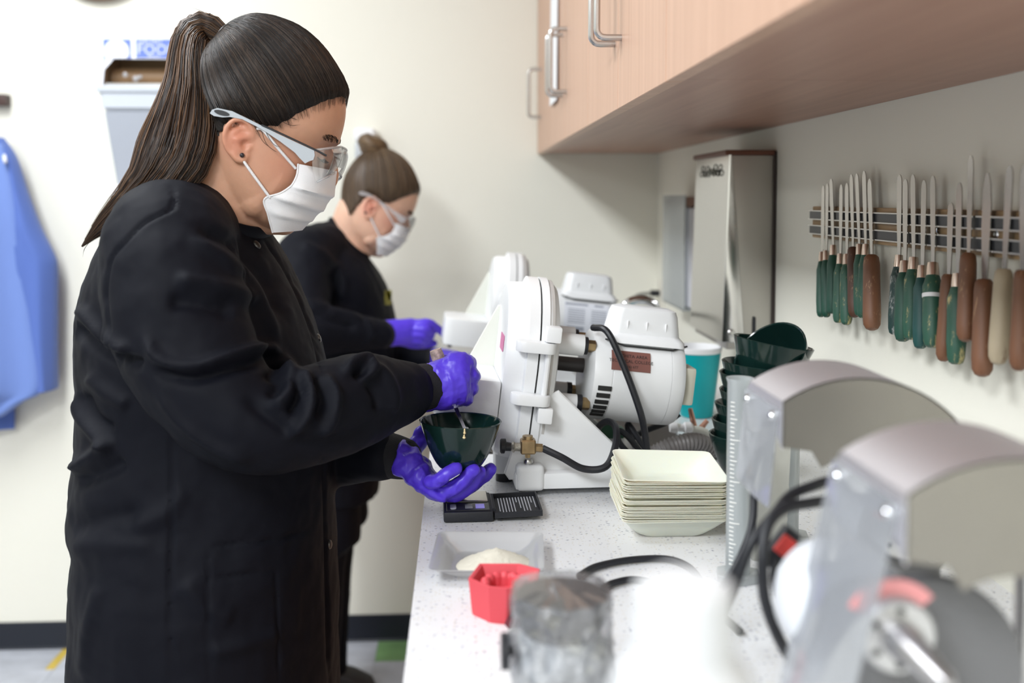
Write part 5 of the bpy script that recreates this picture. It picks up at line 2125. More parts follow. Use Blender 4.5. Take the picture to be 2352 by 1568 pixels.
def hair_cap(HM, S, tie, mat, smat, parent, n_str, seed, thick=9.0, col_r=.00055):
    """hair drawn back over the skull to the tie point; returns cap object and strands object"""
    L = lambda p: HM @ Vector((p[0] * S, p[1] * S, p[2] * S))
    rows = [r for r in HEAD]
    R = head_rings(0, 96, 8)
    C = np.array([5.0, 0, 90])
    Tp = np.array(tie, float)
    ax = (Tp - C) / np.linalg.norm(Tp - C)
    e1 = np.cross(ax, [0, 1.0, 0])
    e1 /= np.linalg.norm(e1)
    e2 = np.cross(ax, e1)
    V, UV, keep = [], [], []
    for r in R:
        for p in r:
            hv = np.interp(p[0], HL_U, HL_V)
            jag = 5 * mnoise.noise(Vector((p[0] * .06, p[1] * .06, p[2] * .06)))
            m = p[2] - hv + jag
            off = (thick + 5) * float(smoothstep(-2, 46, m)) - 5
            dr = (p - C) / np.linalg.norm(p - C)
            q = p + dr * off
            # the hair swells towards the tie
            dt = np.linalg.norm(q - Tp)
            q = q + (Tp - q) * .42 * math.exp(-(dt / 34) ** 2)
            w = q - Tp
            al = math.atan2(w @ e1, w @ e2)
            V.append(q)
            UV.append((al, dt / 100))
            keep.append(m)
    n, rowsn = 96, len(R)
    F, Fuv = [], []
    for i in range(rowsn - 1):
        for k in range(n):
            ids = (i * n + k, i * n + (k + 1) % n, (i + 1) * n + (k + 1) % n, (i + 1) * n + k)
            if min(keep[j] for j in ids) > -22:
                F.append(ids)
    F.append(tuple(range(n - 1, -1, -1)))
    me = bpy.data.meshes.new('hair')
    me.from_pydata([tuple(L(v)) for v in V], [], F)
    uvl = me.uv_layers.new(name='strand')
    for poly in me.polygons:
        als = [UV[me.loops[li].vertex_index][0] for li in poly.loop_indices]
        wrap = max(als) - min(als) > 3.5
        for li in poly.loop_indices:
            a, d_ = UV[me.loops[li].vertex_index]
            if wrap and a < 0:
                a += 2 * math.pi
            uvl.data[li].uv = (a, d_)
    bm_ = nb()
    bm_.from_mesh(me)
    loose = [v for v in bm_.verts if not v.link_faces]
    bmesh.ops.delete(bm_, geom=loose, context='VERTS')
    bmesh.ops.recalc_face_normals(bm_, faces=bm_.faces[:])
    bm_.to_mesh(me)
    tree = BVHTree.FromBMesh(bm_)
    bm_.free()
    cap = link('hair', me, mat, parent)
    # strands from the hairline to the tie
    random.seed(seed)
    Cw = L(C)
    edge = [v for v, m in zip(V, keep) if -1 < m < 22]
    allv = [v for v, m in zip(V, keep) if m > 16]
    wisp = [v for v, m in zip(V, keep) if -17 < m < 2 and v[2] > 30]
    kd = {tuple(v): m for v, m in zip(V, keep)}
    m_of = lambda v: kd[tuple(v)]
    paths, rad = [], []
    for i in range(n_str):
        p0 = random.choice(wisp) if random.random() < .30 else random.choice(edge) if random.random() < .6 else random.choice(allv)
        a = (L(np.array(p0) + np.array([random.uniform(-4, 4), random.uniform(-5, 5), random.uniform(-4, 4)])) - Cw).normalized()
        b_ = (L(Tp) - Cw).normalized()
        lift = random.uniform(.0001, .0011)
        pts = []
        for k in range(13):
            t = k / 12
            dr = a.slerp(b_, t * .985) if (a - b_).length > 1e-3 else a
            hit = tree.ray_cast(Cw + dr * .4, -dr)
            if hit[0] is None:
                continue
            ex = .0030 if m_of(p0) < 4 else 0
            pts.append(hit[0] + dr * (lift + ex * max(0, 1 - t * 4)))
        if len(pts) >= 5:
            paths.append(pts[::-1])
            rad.append(col_r * random.uniform(.6, 1.25))
    nl = int(len(paths) * .72)
    strands('hair_strands', paths[:nl], rad[:nl], smat[0], cap)
    strands('hair_strands', paths[nl:], rad[nl:], smat[1], cap)
    return cap


def mask_mesh(HM, S, edge, mid, lat, loc, mat, parent, loop_pts):
    """pleated mask: edge line at the cheek, mid line at the front (photo points), lateral half widths"""
    E = spline(edge, 6)
    M = spline(mid, 6)
    LT = spline([(l,) for l in lat], 6)
    nr = min(len(E), len(M), len(LT))
    bm_ = nb()
    rows = []
    for i in range(nr):
        t = i / (nr - 1)
        eu, ev = loc(*E[i], LT[i][0])
        mu, mv = loc(*M[i])
        row = []
        for j in range(41):
            s = j / 40 * 2 - 1
            k = math.sin((1 - abs(s)) * math.pi / 2)
            y = -LT[i][0] * (1 if s < 0 else -1) * math.cos((1 - abs(s)) * math.pi / 2)
            # pleats: three steps that fade towards the edges
            pl = 0
            for tc_, hgt in ((.34, 8.0), (.58, 8.5), (.80, 6.0)):
                x = (t - tc_) / .10
                if -1 < x < 1:
                    pl += hgt * ((1 - abs(x)) if x < 0 else max(0, 1 - x * 2.4)) * min(1, (1 - abs(s)) * 4 + .25)
            u = eu + (mu - eu) * k + pl * .6
            v = ev + (mv - ev) * k
            yy = y * (1 + pl * .008)
            row.append(HM @ Vector((u * S, yy * S, v * S)))
        rows.append(row)
    vs = [[bm_.verts.new(p) for p in r] for r in rows]
    for i in range(nr - 1):
        for j in range(40):
            bm_.faces.new((vs[i][j], vs[i][j + 1], vs[i + 1][j + 1], vs[i + 1][j]))
    thicken(bm_, .0012)
    mk = obj('face_mask', bm_, mat, parent, sharp=60)
    # stitched border on both cheek edges
    for s in (-1, 1):
        bm_ = nb()
        tube(bm_, [rows[i][0 if s < 0 else 40] for i in range(0, nr)], .0013, 6)
        obj('mask_border', bm_, mat, mk)
        for lp in loop_pts:
            bm_ = nb()
            tube(bm_, spline([tuple(HM @ Vector((a * S, s * y * S, v * S))) for (a, v, y) in lp], 5), .0019, 8)
            obj('ear_loop', bm_, pbr('white_elastic', (.80, .80, .82), .7, bump=.5, bscale=900), mk)
    return mk


def cloth_finish(me, amp=.0035, scale=7.0, seed=1.0, fine=.0008):
    P, N = get_co(me), get_no(me)
    d = amp * fbm(P, scale, seed, 3) + fine * fbm(P, scale * 6, seed + 5, 2)
    set_co(me, P + N * d[:, None])


M_scrub = pbr('black_twill', (0.0030, 0.0036, 0.0072), .66, bump=.22, bscale=1500, sheen=.0)
M_scrub.node_tree.nodes['Principled BSDF'].inputs['Specular IOR Level'].default_value = .15
M_knit = pbr('black_knit', (0.0085, 0.0085, 0.011), .85, bump=.6, bscale=700)
M_glove = pbr('violet_nitrile', (0.085, 0.040, 0.62), .36, bump=.10, bscale=120)
M_mask = pbr('white_mask', (.80, .795, .81), .8, bump=.25, bscale=1100, sss=.05)
M_snap = pbr('dark_snap', (.10, .095, .09), .3, .8)
M_skin1 = skin_mat('tan_skin', (.545, .300, .195), (.56, .215, .135))
M_skin2 = skin_mat('fair_skin', (.70, .43, .31), (.66, .25, .18))

# =============================================================== the woman in front
YH = 1.37
S1 = YH / FPX * 1.0
O1 = at_y(565, 335, YH)
PIT = math.radians(25)
HM1 = mat_axes(O1, (math.cos(PIT), 0, -math.sin(PIT)), (0, 1, 0), (math.sin(PIT), 0, math.cos(PIT)))


def loc1(x, y, lt=0.0):
    """photo point to head coordinates; lt = how far (head units) towards the camera it lies"""
    k_ = (YH - lt * S1) / YH
    x, y = 1055 + (x - 1055) * k_, 455 + (y - 455) * k_
    dx, dy = x - 565, y - 335
    return dx * math.cos(PIT) + dy * math.sin(PIT), dx * math.sin(PIT) - dy * math.cos(PIT)


W1 = empty('person', (at_y(460, 1000, 1.38).x, 1.38, 0), label='woman in black scrub jacket with long ponytail, stirring a green bowl', cat='person')
W1o = Vector(W1.location)


def own(o, root_loc=W1o):
    """geometry was made in world space: give it the person's origin"""
    o.data.transform(Matrix.Translation(-root_loc))
    return o


Y1 = 1.38
# ---- body (skin)
nk = [(at_y(520, 330, YH), .062), (at_y(515, 400, YH), .062), (at_y(500, 470, 1.372), .066), (at_y(480, 540, 1.378), .082), (at_y(460, 620, 1.38), .105)]
body = own(build_head(HM1, S1, nk, M_skin1, parent=W1))
# shoulders side to side are hidden by the jacket
# ---- jacket
rows = [(398, 430, 614, 538, .078), (372, 440, 624, 552, .105), (330, 462, 638, 572, .150), (270, 500, 656, 602, .182), (222, 555, 674, 640, .197), (190, 630, 700, 690, .200),
        (171, 710, 727, 752, .200), (165, 800, 750, 825, .196), (166, 900, 763, 905, .192), (166, 1000, 768, 1000, .190), (163, 1060, 769, 1060, .192), (153, 1130, 770, 1130, .198),
        (150, 1178, 771, 1178, .204), (161, 1222, 772, 1222, .207), (153, 1272, 773, 1272, .210), (149, 1345, 775, 1345, .214), (150, 1568, 781, 1568, .216), (153, 1720, 778, 1720, .212)]
RW = spline(rows, 4)
bm = nb()
def fit_ring(a, b_, c, d_, h, Yc):
    """ring whose outline, near side included, keeps to the given back and front points"""
    a0, c0 = a, c
    for _ in range(6):
        r_ = ring_ellipse(at_y(a0, b_, Yc), at_y(c0, d_, Yc), h, Yc, pw=2.2)
        q_ = project(np.array(r_))[:, 0]
        a0 += (a - q_.min()) * .8
        c0 += (c - q_.max()) * .8
    return r_


loft(bm, [fit_ring(a, b_, c, d_, h, Y1) for a, b_, c, d_, h in RW])
S_r, E_r, W_r = at_y(392, 590, 1.235), at_y(545, 955, 1.165), at_y(950, 892, 1.335)
mid_u = at_y(430, 780, 1.195)
chain(bm, [at_y(420, 540, 1.30), S_r, mid_u, E_r, at_y(690, 960, 1.19), at_y(830, 918, 1.26), at_y(925, 898, 1.318)],
      [.075, .084, .080, .062, .060, .056, .040], 28, 7)
S_l, E_l, W_l = at_y(430, 570, 1.53), at_y(620, 985, 1.53), at_y(895, 1045, 1.40)
chain(bm, [at_y(440, 540, 1.45), S_l, at_y(520, 780, 1.54), E_l, at_y(760, 1035, 1.44), at_y(880, 1045, 1.368)], [.075, .085, .078, .068, .052, .034], 24, 7)
jm = remesh(bm, .0042, 6, .5)
cloth_finish(jm, .0055, 6.5, 3.1, .0012)
ST = [
    # sleeve: long fold over the elbow, folds on the forearm, back folds
    ([(330, 770), (370, 826), (438, 842), (523, 820), (599, 800), (645, 812)], 13, .0085), ([(350, 850), (440, 868), (530, 846), (610, 826)], 14, -.0070),
    ([(640, 815), (672, 860), (662, 905), (625, 935)], 14, .0075), ([(612, 850), (640, 880), (620, 915)], 14, -.0060),
    ([(690, 850), (712, 900), (700, 960), (660, 1010)], 13, .0080), ([(670, 860), (684, 905), (668, 955)], 12, -.0070),
    ([(740, 862), (770, 905), (762, 960), (735, 1010)], 12, .0065), ([(722, 868), (742, 910), (730, 960)], 11, -.0065),
    ([(790, 862), (812, 835), (846, 828), (852, 860), (826, 880)], 11, .0070), ([(812, 862), (838, 852)], 10, -.0060),
    ([(858, 838), (890, 870), (905, 915), (895, 950)], 12, .0055), ([(838, 868), (866, 905), (868, 945)], 11, -.0055),
    ([(560, 905), (620, 960), (700, 1010), (800, 1000), (900, 950)], 15, -.0040),
    ([(400, 640), (470, 650), (540, 668), (590, 700)], 18, .0060), ([(385, 690), (460, 700), (540, 718)], 20, -.0055),
    ([(430, 545), (510, 590), (575, 650), (610, 720), (640, 790)], 14, .0050), ([(455, 520), (540, 560), (610, 640), (650, 730)], 14, -.0070),
    ([(360, 900), (420, 975), (500, 1030), (580, 1062)], 12, .0040),
    ([(180, 700), (215, 745), (262, 790), (300, 806)], 14, .0070), ([(172, 742), (215, 790), (280, 826), (330, 835)], 14, -.0090),
    ([(200, 860), (250, 905), (300, 930)], 18, .0050), ([(170, 900), (190, 960), (235, 1010), (265, 1030)], 14, .0060), ([(190, 900), (215, 960), (260, 990)], 14, -.0060),
    ([(165, 1080), (215, 1050), (260, 1010)], 16, .0080), ([(180, 1110), (235, 1085), (290, 1060)], 18, -.0060),
    ([(165, 1215), (230, 1190), (330, 1180)], 22, -.0045), ([(160, 1262), (240, 1250), (360, 1255)], 24, .0035),
    ([(430, 1120), (380, 1180), (300, 1210)], 22, .0040), ([(420, 1330), (470, 1390), (540, 1420)], 24, .0040),
    ([(230, 1340), (200, 1450), (190, 1560)], 16, .0035), ([(480, 1500), (560, 1480), (650, 1450)], 18, .0035),
    # seams: armhole, shoulder, side, pocket, placket
    ([(398, 430), (400, 462), (392, 480), (330, 512), (283, 560), (258, 590), (246, 640), (245, 700), (256, 770), (290, 850)], 3.6, -.0026),
    ([(393, 1000), (394, 1200), (392, 1400), (395, 1568)], 3.6, -.0028),
    ([(482, 1258), (560, 1246), (640, 1238), (712, 1216)], 3.2, -.0026), ([(478, 1328), (560, 1320), (632, 1308)], 3.2, -.0022),
    ([(632, 1308), (636, 1400), (640, 1568)], 3.2, -.0018), ([(480, 1262), (478, 1400), (482, 1568)], 3.2, -.0018),
    ([(606, 548), (650, 610), (690, 690), (722, 780), (742, 870)], 3.6, -.0030), ([(742, 1040), (748, 1200), (752, 1400), (756, 1568)], 3.6, -.0030),
]
FOLD = 1.55
sculpt_strokes(jm, ST)
FOLD = 1.0
jacket = own(link('scrub_jacket', jm, M_scrub, W1))
# neckband
A, B = at_y(398, 430, Y1), at_y(614, 538, Y1)
bm = nb()
c, h = (A + B) / 2, (B - A) / 2
pts = [(c.x + h.x * math.cos(t), Y1 + .081 * math.sin(t), c.z + h.z * math.cos(t) + .004 - .010 * abs(math.sin(t))) for t in np.linspace(0, 2 * math.pi, 49)]
tube(bm, pts, .0085, 10, cap=False, flat=.45)
own(obj('neckband', bm, M_scrub, jacket))


def snap(x, y, Y, par, root):
    tr = BVHTree.FromPolygons([v.co + root for v in jm.vertices], [p.vertices for p in jm.polygons])
    r = Vector(ray(x, y)).normalized()
    hit = tr.ray_cast(Vector(CAM), r)
    if hit[0] is None:
        return
    n_ = hit[1] if hit[1].dot(r) < 0 else -hit[1]
    q = n_.to_track_quat('Z', 'Y').to_matrix().to_4x4()
    bm_ = nb()
    lathe(bm_, [(0.0001, .003), (.0035, .0028), (.0058, .0018), (.0064, .0), (.0001, -.001)], 16)
    xform(bm_, Matrix.Translation(hit[0]) @ q)
    own(obj('snap_button', bm_, M_snap, par))


for x, y in ((732, 776), (757, 1250), (590, 562)):
    snap(x, y, Y1, jacket, W1o)
# knit cuffs
bm = nb()
chain(bm, [at_y(915, 898, 1.308), at_y(945, 893, 1.332), at_y(978, 888, 1.348)], [.0315, .0325, .0320], 24, 5)
me = remesh(bm, .0022, 3)
own(link('knit_cuff', me, M_knit, jacket))
bm = nb()
chain(bm, [at_y(868, 1044, 1.372), at_y(895, 1046, 1.364), at_y(922, 1052, 1.356)], [.0295, .0310, .0290], 24, 5)
me = remesh(bm, .0022, 3)
own(link('knit_cuff', me, M_knit, jacket))


def loft_chain(bm_, keys, n=7, seg=26):
    """keys: (centre Vector, axis1 Vector, axis2 Vector) elliptical sections, smooth"""
    K = spline([tuple(c) + tuple(a) + tuple(b) for c, a, b in keys], n)
    rings = []
    for k in K:
        c, a, b = Vector(k[0:3]), Vector(k[3:6]), Vector(k[6:9])
        rings.append([c + a * math.cos(t) + b * math.sin(t) for t in np.linspace(0, 2 * math.pi, seg, endpoint=False)])
    loft(bm_, rings)


# ---- right glove: a fist around the spatula handle, back of the hand to the camera
YR = 1.362
bm = nb()


def sec(x, y, Y, ax, ay, hv, th):
    """section: centre pixel, in-plane half height hv (px) along direction (ax, ay), thickness th in Y"""
    c = at_y(x, y, Y)
    e = at_y(x + ax * hv, y + ay * hv, Y) - c
    return (c, e, Vector((0, th, 0)))


loft_chain(bm, [sec(958, 892, YR - .012, .20, -1, 50, .031), sec(985, 889, YR - .010, .16, -1, 55, .030), sec(1010, 882, YR - .008, .10, -1, 62, .028), sec(1040, 873, YR - .008, .03, -1, 66, .026),
                sec(1066, 869, YR - .006, 0, -1, 61, .025), sec(1080, 868, YR - .002, 0, -1, 52, .021)])
for i in range(4):                                   # index, middle, ring, little
    ky = (834, 862, 889, 914)[i]
    kx = (1074, 1082, 1080, 1070)[i]
    r = (.0110, .0112, .0107, .0095)[i]
    chain(bm, [at_y(kx - 14, ky, YR - .010), at_y(kx, ky, YR - .002), at_y(kx + (2, 3, 2, 0)[i], ky + 3, YR + .016), at_y(kx - 8, ky + 5, YR + .033), at_y(kx - 28, ky + 5, YR + .038), at_y(kx - 48, ky + 5, YR + .026)],
          [r, r * 1.08, r, r, r * .94, r * .86], 16, 5)
chain(bm, [at_y(990, 868, YR + .014), at_y(1012, 842, YR + .030), at_y(1034, 832, YR + .042), at_y(1058, 846, YR + .052)], [.016, .0135, .0115, .0100], 16, 5)
gm = remesh(bm, .0019, 4, .5)
P, N = get_co(gm), get_no(gm)
Q = project(P)
wr = .0016 * np.sin((Q[:, 0] * .115 + .030 * Q[:, 1] + 3.0 * fbm(P, 30, 2.0, 2))) * smoothstep(1095, 960, Q[:, 0])
wr += .0014 * fbm(P, 70, 7.0, 3)
set_co(gm, P + N * wr[:, None])
sculpt_strokes(gm, [([(1003, 935), (1012, 905), (1006, 870)], 4, .0013), ([(1034, 935), (1040, 895), (1030, 850)], 4, .0011), ([(1066, 930), (1072, 895), (1062, 855)], 4, .0012),
                    ([(1050, 938), (1056, 915)], 4, -.0010), ([(990, 862), (1002, 845), (1010, 860)], 4, .0012), ([(1088, 850), (1091, 880), (1088, 915)], 4, -.0012)])
own(link('glove', gm, M_glove, W1))
bm = nb()
cA = [sec(966, 890, YR - .012, .30, -1, 53, .0335)]
c_, e_, t_ = cA[0]
tube(bm, [c_ + e_ * math.cos(t) * 1.0 + t_ * math.sin(t) for t in np.linspace(0, 2 * math.pi, 33)], .0016, 8, cap=False)
own(obj('glove_cuff', bm, M_glove, W1))

# ---- left glove: open hand under the bowl, little finger towards the camera
YL = 1.336
bm = nb()


def lsec(x, y, Y, dx, dy, hv, th):
    c = at_y(x, y, Y)
    e = at_y(x + dx * hv, y + dy * hv, Y) - c
    return (c, e, Vector((0, th, 0)))


loft_chain(bm, [lsec(908, 1042, YL + .016, .45, -.9, 37, .030), lsec(930, 1056, YL + .010, .52, -.85, 38, .031), lsec(958, 1080, YL + .004, .55, -.83, 35, .036), lsec(985, 1106, YL, .45, -.9, 27, .042),
                lsec(1008, 1122, YL, .25, -.97, 20, .044), lsec(1025, 1128, YL, .1, -1, 15, .042)])
fing = [  # little, ring, middle, index: knuckle .. tip
    ([(990, 1106, YL - .040), (1008, 1102, YL - .047), (1026, 1089, YL - .049), (1048, 1075, YL - .044)], [.0105, .0098, .0092, .0084]),
    ([(1000, 1122, YL - .022), (1028, 1126, YL - .031), (1058, 1108, YL - .034), (1088, 1080, YL - .028)], [.0118, .0110, .0102, .0092]),
    ([(1012, 1128, YL + .000), (1046, 1134, YL - .012), (1076, 1116, YL - .014), (1102, 1085, YL - .010)], [.0122, .0114, .0106, .0095]),
    ([(1018, 1122, YL + .022), (1058, 1126, YL + .016), (1094, 1106, YL + .014), (1126, 1078, YL + .014)], [.0122, .0112, .0104, .0093]),
]
for pts, rd in fing:
    chain(bm, [at_y(*p) for p in pts], rd, 16, 6)
chain(bm, [at_y(935, 1052, YL + .030), at_y(950, 1030, YL + .045), at_y(962, 1012, YL + .052), at_y(968, 995, YL + .056)], [.0165, .0135, .0115, .0100], 16, 5)
gm = remesh(bm, .0019, 4, .5)
P, N = get_co(gm), get_no(gm)
Q = project(P)
al = (Q[:, 0] - 900) * .62 + (Q[:, 1] - 1030) * .78
wr = .0017 * np.sin(al * .17 + 2.5 * fbm(P, 28, 4.0, 2)) * smoothstep(150, 40, al) + .0013 * fbm(P, 75, 9.0, 3)
set_co(gm, P + N * wr[:, None])
sculpt_strokes(gm, [([(905, 1030), (930, 1050), (935, 1085)], 4, .0012), ([(945, 1035), (975, 1052), (985, 1062)], 4, .0013), ([(962, 1068), (975, 1090), (972, 1110)], 4, .0014),
                    ([(1020, 1102), (1026, 1098)], 4, -.0012), ([(1050, 1128), (1062, 1110)], 4, -.0012), ([(1000, 1112), (1030, 1112), (1050, 1100)], 3.5, -.0016)])
own(link('glove', gm, M_glove, W1))

# ---- trousers and shoes
def legs(person_loc, root, hip_z, cx, cy, spread, depth, mat, shoe_mat, facing=1.0):
    bm_ = nb()
    chain(bm_, [Vector((cx, cy - spread * .6, hip_z)), Vector((cx, cy + spread * .6, hip_z))], [depth * .95, depth * .95], 28, 4)
    for s in (-1, 1):
        chain(bm_, [Vector((cx, cy + s * spread * .9, hip_z - .02)), Vector((cx + .015, cy + s * spread, hip_z - .30)), Vector((cx + .01, cy + s * spread, .48)), Vector((cx - .01, cy + s * spread, .22)), Vector((cx - .012, cy + s * spread, .065))],
              [depth * .80, depth * .72, depth * .52, depth * .47, depth * .44], 24, 7)
    me_ = remesh(bm_, .006, 5)
    cloth_finish(me_, .006, 5.0, 8.2)
    own(link('trousers', me_, mat, root), person_loc)
    for s in (-1, 1):
        bm_ = nb()
        loft(bm_, [[(cx - .015 + x * sc + sh, cy + s * spread + y * sc2, z) for x, y in rrect(.26, .095, .045, 6)] for z, sc, sc2, sh in ((.002, 1, 1, 0), (.03, 1.02, 1.02, 0), (.045, .97, .96, 0), (.065, .80, .9, -.015), (.085, .55, .75, -.045), (.10, .42, .7, -.06))])
        sh_ = own(obj('shoe', bm_, shoe_mat, root), person_loc)


legs(W1o, W1, .76, at_y(465, 1568, Y1).x, Y1, .095, .140, M_scrub, pbr('black_shoe', (.02, .02, .022), .5))

# ---- hair
M_hair1 = attr_mat('dark_brown_hair', (.0045, .0032, .0028), (.018, .0115, .0085), .25, 46, .9)
M_hair1s = pbr('dark_brown_strand', (.0085, .0055, .0045), .36)
M_hair1l = pbr('mid_brown_strand', (.050, .032, .022), .32)
TIE = (-150, 0, 196)
cap = own(hair_cap(HM1, S1, TIE, M_hair1, (M_hair1s, M_hair1l), W1, 3800, 11, col_r=.00042))
for ch in cap.children:
    own(ch)
# ponytail
PT = [(512, 92, 18, 0), (494, 74, 27, 0), (466, 64, 33, 0), (442, 84, 37, -.008), (433, 130, 40, -.022), (432, 190, 48, -.040), (425, 250, 60, -.055), (414, 310, 71, -.066), (394, 365, 72, -.074),
      (357, 416, 58, -.082), (308, 456, 37, -.088), (262, 494, 24, -.085), (222, 530, 12, -.078), (188, 566, 1.5, -.074)]
K = spline(PT, 6)
cl = [at_y(k[0], k[1], YH + k[3]) for k in K]
wd_ = [k[2] * S1 for k in K]
pts, T, Nn = frames(cl)
Yv = Vector((0, -1, 0))
rings, uvr = [], []
NS = 60
for i, p in enumerate(pts):
    side = T[i].cross(Yv).normalized()
    f = T[i].cross(side).normalized()
    ring = []
    for k in range(NS):
        a = 2 * math.pi * k / NS
        gr = 1 + .05 * mnoise.noise(Vector((a * 3, 0, i * .03))) + .045 * math.sin(a * 7 + i * .04) + .03 * math.sin(a * 13 - i * .05)
        ring.append(p + side * (math.cos(a) * wd_[i] * gr) + f * (math.sin(a) * wd_[i] * .62 * gr))
    rings.append(ring)
V = [tuple(q) for r in rings for q in r]
F = [(i * NS + k, i * NS + (k + 1) % NS, (i + 1) * NS + (k + 1) % NS, (i + 1) * NS + k) for i in range(len(rings) - 1) for k in range(NS)]
me = bpy.data.meshes.new('ponytail')
me.from_pydata(V, [], F)
uvl = me.uv_layers.new(name='strand')
for fi, poly in enumerate(me.polygons):
    i, k = divmod(fi, NS)
    for li, (di, dk) in zip(poly.loop_indices, ((0, 0), (0, 1), (1, 1), (1, 0))):
        uvl.data[li].uv = ((k + dk) / NS * 6.283, (i + di) * .045)
M_hair1b = attr_mat('brown_ponytail', (.013, .0075, .0055), (.085, .042, .020), .34, 30, .55, bump=.5)
pony = own(link('ponytail', me, M_hair1b, W1))
random.seed(21)
paths, rad = [], []
for s_ in range(1100):
    a = random.uniform(0, 2 * math.pi)
    rr = random.uniform(.90, 1.10)
    i0 = random.choice((0, 0, 0, 4, 10, 20))
    i1 = min(len(pts) - 1, random.choice((len(pts) - 1, len(pts) - 4, len(pts) - 10, len(pts) - 18)))
    ph, fr_ = random.uniform(0, 6), random.uniform(.04, .10)
    pth = []
    for i in range(i0, i1 + 1, 4):
        side = T[i].cross(Yv).normalized()
        f = T[i].cross(side).normalized()
        aa = a + .12 * math.sin(ph + i * fr_)
        ro = rr + .05 * math.sin(ph * 2 + i * fr_)
        ro += max(0, (i - len(pts) * .72)) * .012 * math.sin(ph * 3)
        pth.append(pts[i] + side * (math.cos(aa) * wd_[i] * ro) + f * (math.sin(aa) * wd_[i] * .62 * ro))
    if len(pth) > 4:
        paths.append(pth)
        rad.append(random.uniform(.00035, .0008))
h1, h2 = int(len(paths) * .55), len(paths)
own(strands('ponytail_strands', paths[:h1], rad[:h1], pbr('brown_strand_dark', (.020, .011, .0075), .36), pony))
own(strands('ponytail_strands', paths[h1:], rad[h1:], pbr('brown_strand_light', (.105, .054, .026), .36), pony))
# flyaway hairs
fl = [[(505, 60), (480, 35), (440, 16)], [(500, 58), (470, 40), (455, 38)], [(400, 150), (372, 240), (345, 330), (330, 400)], [(350, 400), (352, 430), (372, 446), (395, 450)], [(250, 500), (215, 545), (195, 570), (190, 590)], [(420, 300), (390, 390), (380, 440)],
      [(490, 300), (478, 350), (492, 395)], [(498, 310), (505, 360), (520, 380)], [(470, 330), (490, 380), (500, 400)],
      [(606, 292), (618, 318), (632, 334), (648, 338)], [(600, 300), (612, 330), (630, 346), (640, 350)], [(590, 300), (604, 325), (622, 340)], [(612, 288), (630, 310), (652, 325), (662, 322)], [(640, 275), (668, 288), (690, 286)], [(660, 268), (690, 276), (715, 272)], [(690, 255), (718, 260), (740, 252)]]
own(strands('flyaway_hair', [[at_y(x, y, YH - .079 + max(0, x - 640) * .00025 if (x > 585 and y > 240) else YH - .05 if y > 290 else YH) for x, y in spline(f_, 5)] for f_ in fl], [.0004] * len(fl), M_hair1s, pony))
# hair tie
bm = nb()
tc0 = at_y(516, 88, YH)
dv = Vector((at_y(498, 76, YH) - tc0)).normalized()
sv = dv.cross(Vector((0, 1, 0))).normalized()
for o_ in (-.006, -.001, .004):
    tube(bm, [tc0 + dv * o_ + sv * (.0165 * math.cos(t)) + Vector((0, 1, 0)) * (.0165 * math.sin(t)) for t in np.linspace(0, 2 * math.pi, 25)], .0034, 8, cap=False)
own(obj('hair_tie', bm, M_black, W1))
# eyebrows and lashes
M_brow = pbr('brow_hair', (.02, .012, .009), .6)
random.seed(8)
paths = []
for s in (-1, 1):
    for i in range(90):
        t = random.random()
        u0, v0, y0 = 172 + 14 * t - 22 * (1 - t), 92 + 5 * math.sin(t * 2.4) + random.uniform(-4, 4), s * (64 - 44 * t)
        p0 = HM1 @ Vector((u0 * S1 + .002, y0 * S1, v0 * S1))
        p1 = HM1 @ Vector(((u0 - 4) * S1 + .003, (y0 + s * 8) * S1, (v0 + 2.5) * S1))
        paths.append([p0, (p0 + p1) / 2 + Vector((.0004, 0, .0004)), p1])
bvh = BVHTree.FromPolygons([v.co + W1o for v in body.data.vertices], [p.vertices for p in body.data.polygons])
pp2 = []
for pth in paths:
    q = []
    for p in pth:
        hit = bvh.find_nearest(p)
        q.append(hit[0] + hit[1] * .0007)
    pp2.append(q)
for hb_ in (0, 90):
    own(strands('eyebrow', pp2[hb_:hb_ + 90], [.00022] * 90, M_brow, W1))
pp2 = []
for s in (-1, 1):
    for i in range(26):
        t = i / 25
        p0 = HM1 @ Vector((172 * S1, s * (62 - 40 * t) * S1, (48 - 3 * math.sin(t * 3.1)) * S1))
        hit = bvh.find_nearest(p0)
        fw = HM1.to_3x3() @ Vector((1, 0, -.45))
        pp2.append([hit[0], hit[0] + fw * .004, hit[0] + fw * .0075 + HM1.to_3x3() @ Vector((0, 0, .0012))])
own(strands('eyelashes', pp2, [.0005] * len(pp2), M_brow, W1))
# ear stud
bm = nb()
est = HM1 @ Vector((28 * S1, -129 * S1, -16 * S1))
bmesh.ops.create_icosphere(bm, subdivisions=2, radius=.0032, matrix=Matrix.Translation(est))
own(obj('ear_stud', bm, pbr('dark_stone', (.03, .025, .03), .2), W1))

# ---- mask
edge = [(681, 375), (677, 402), (664, 424), (642, 440), (604, 455), (612, 492), (622, 531)]
mid = [(770, 392), (766, 420), (757, 448), (742, 470), (722, 492), (705, 508), (688, 526)]
lat = [97, 104, 108, 110, 110, 98, 80]
lp0 = loc1(676, 386, 99)
lp0b = loc1(604, 300, 124)
lp1 = [(lp0[0], lp0[1], 101), ((lp0[0] + lp0b[0]) / 2, (lp0[1] + lp0b[1]) / 2, 121), (lp0b[0], lp0b[1], 127), (lp0b[0] - 14, lp0b[1] - 2, 124)]
a1 = loc1(617, 452, 110)
a2 = loc1(562, 374, 124)
lp2 = [(a1[0], a1[1], 110), ((a1[0] * .6 + a2[0] * .4), (a1[1] * .6 + a2[1] * .4), 117), (a2[0], a2[1], 124), (a2[0] - 14, a2[1] + 10, 122)]
mk = own(mask_mesh(HM1, S1, edge, mid, lat, loc1, M_mask, W1, (lp1, lp2)))
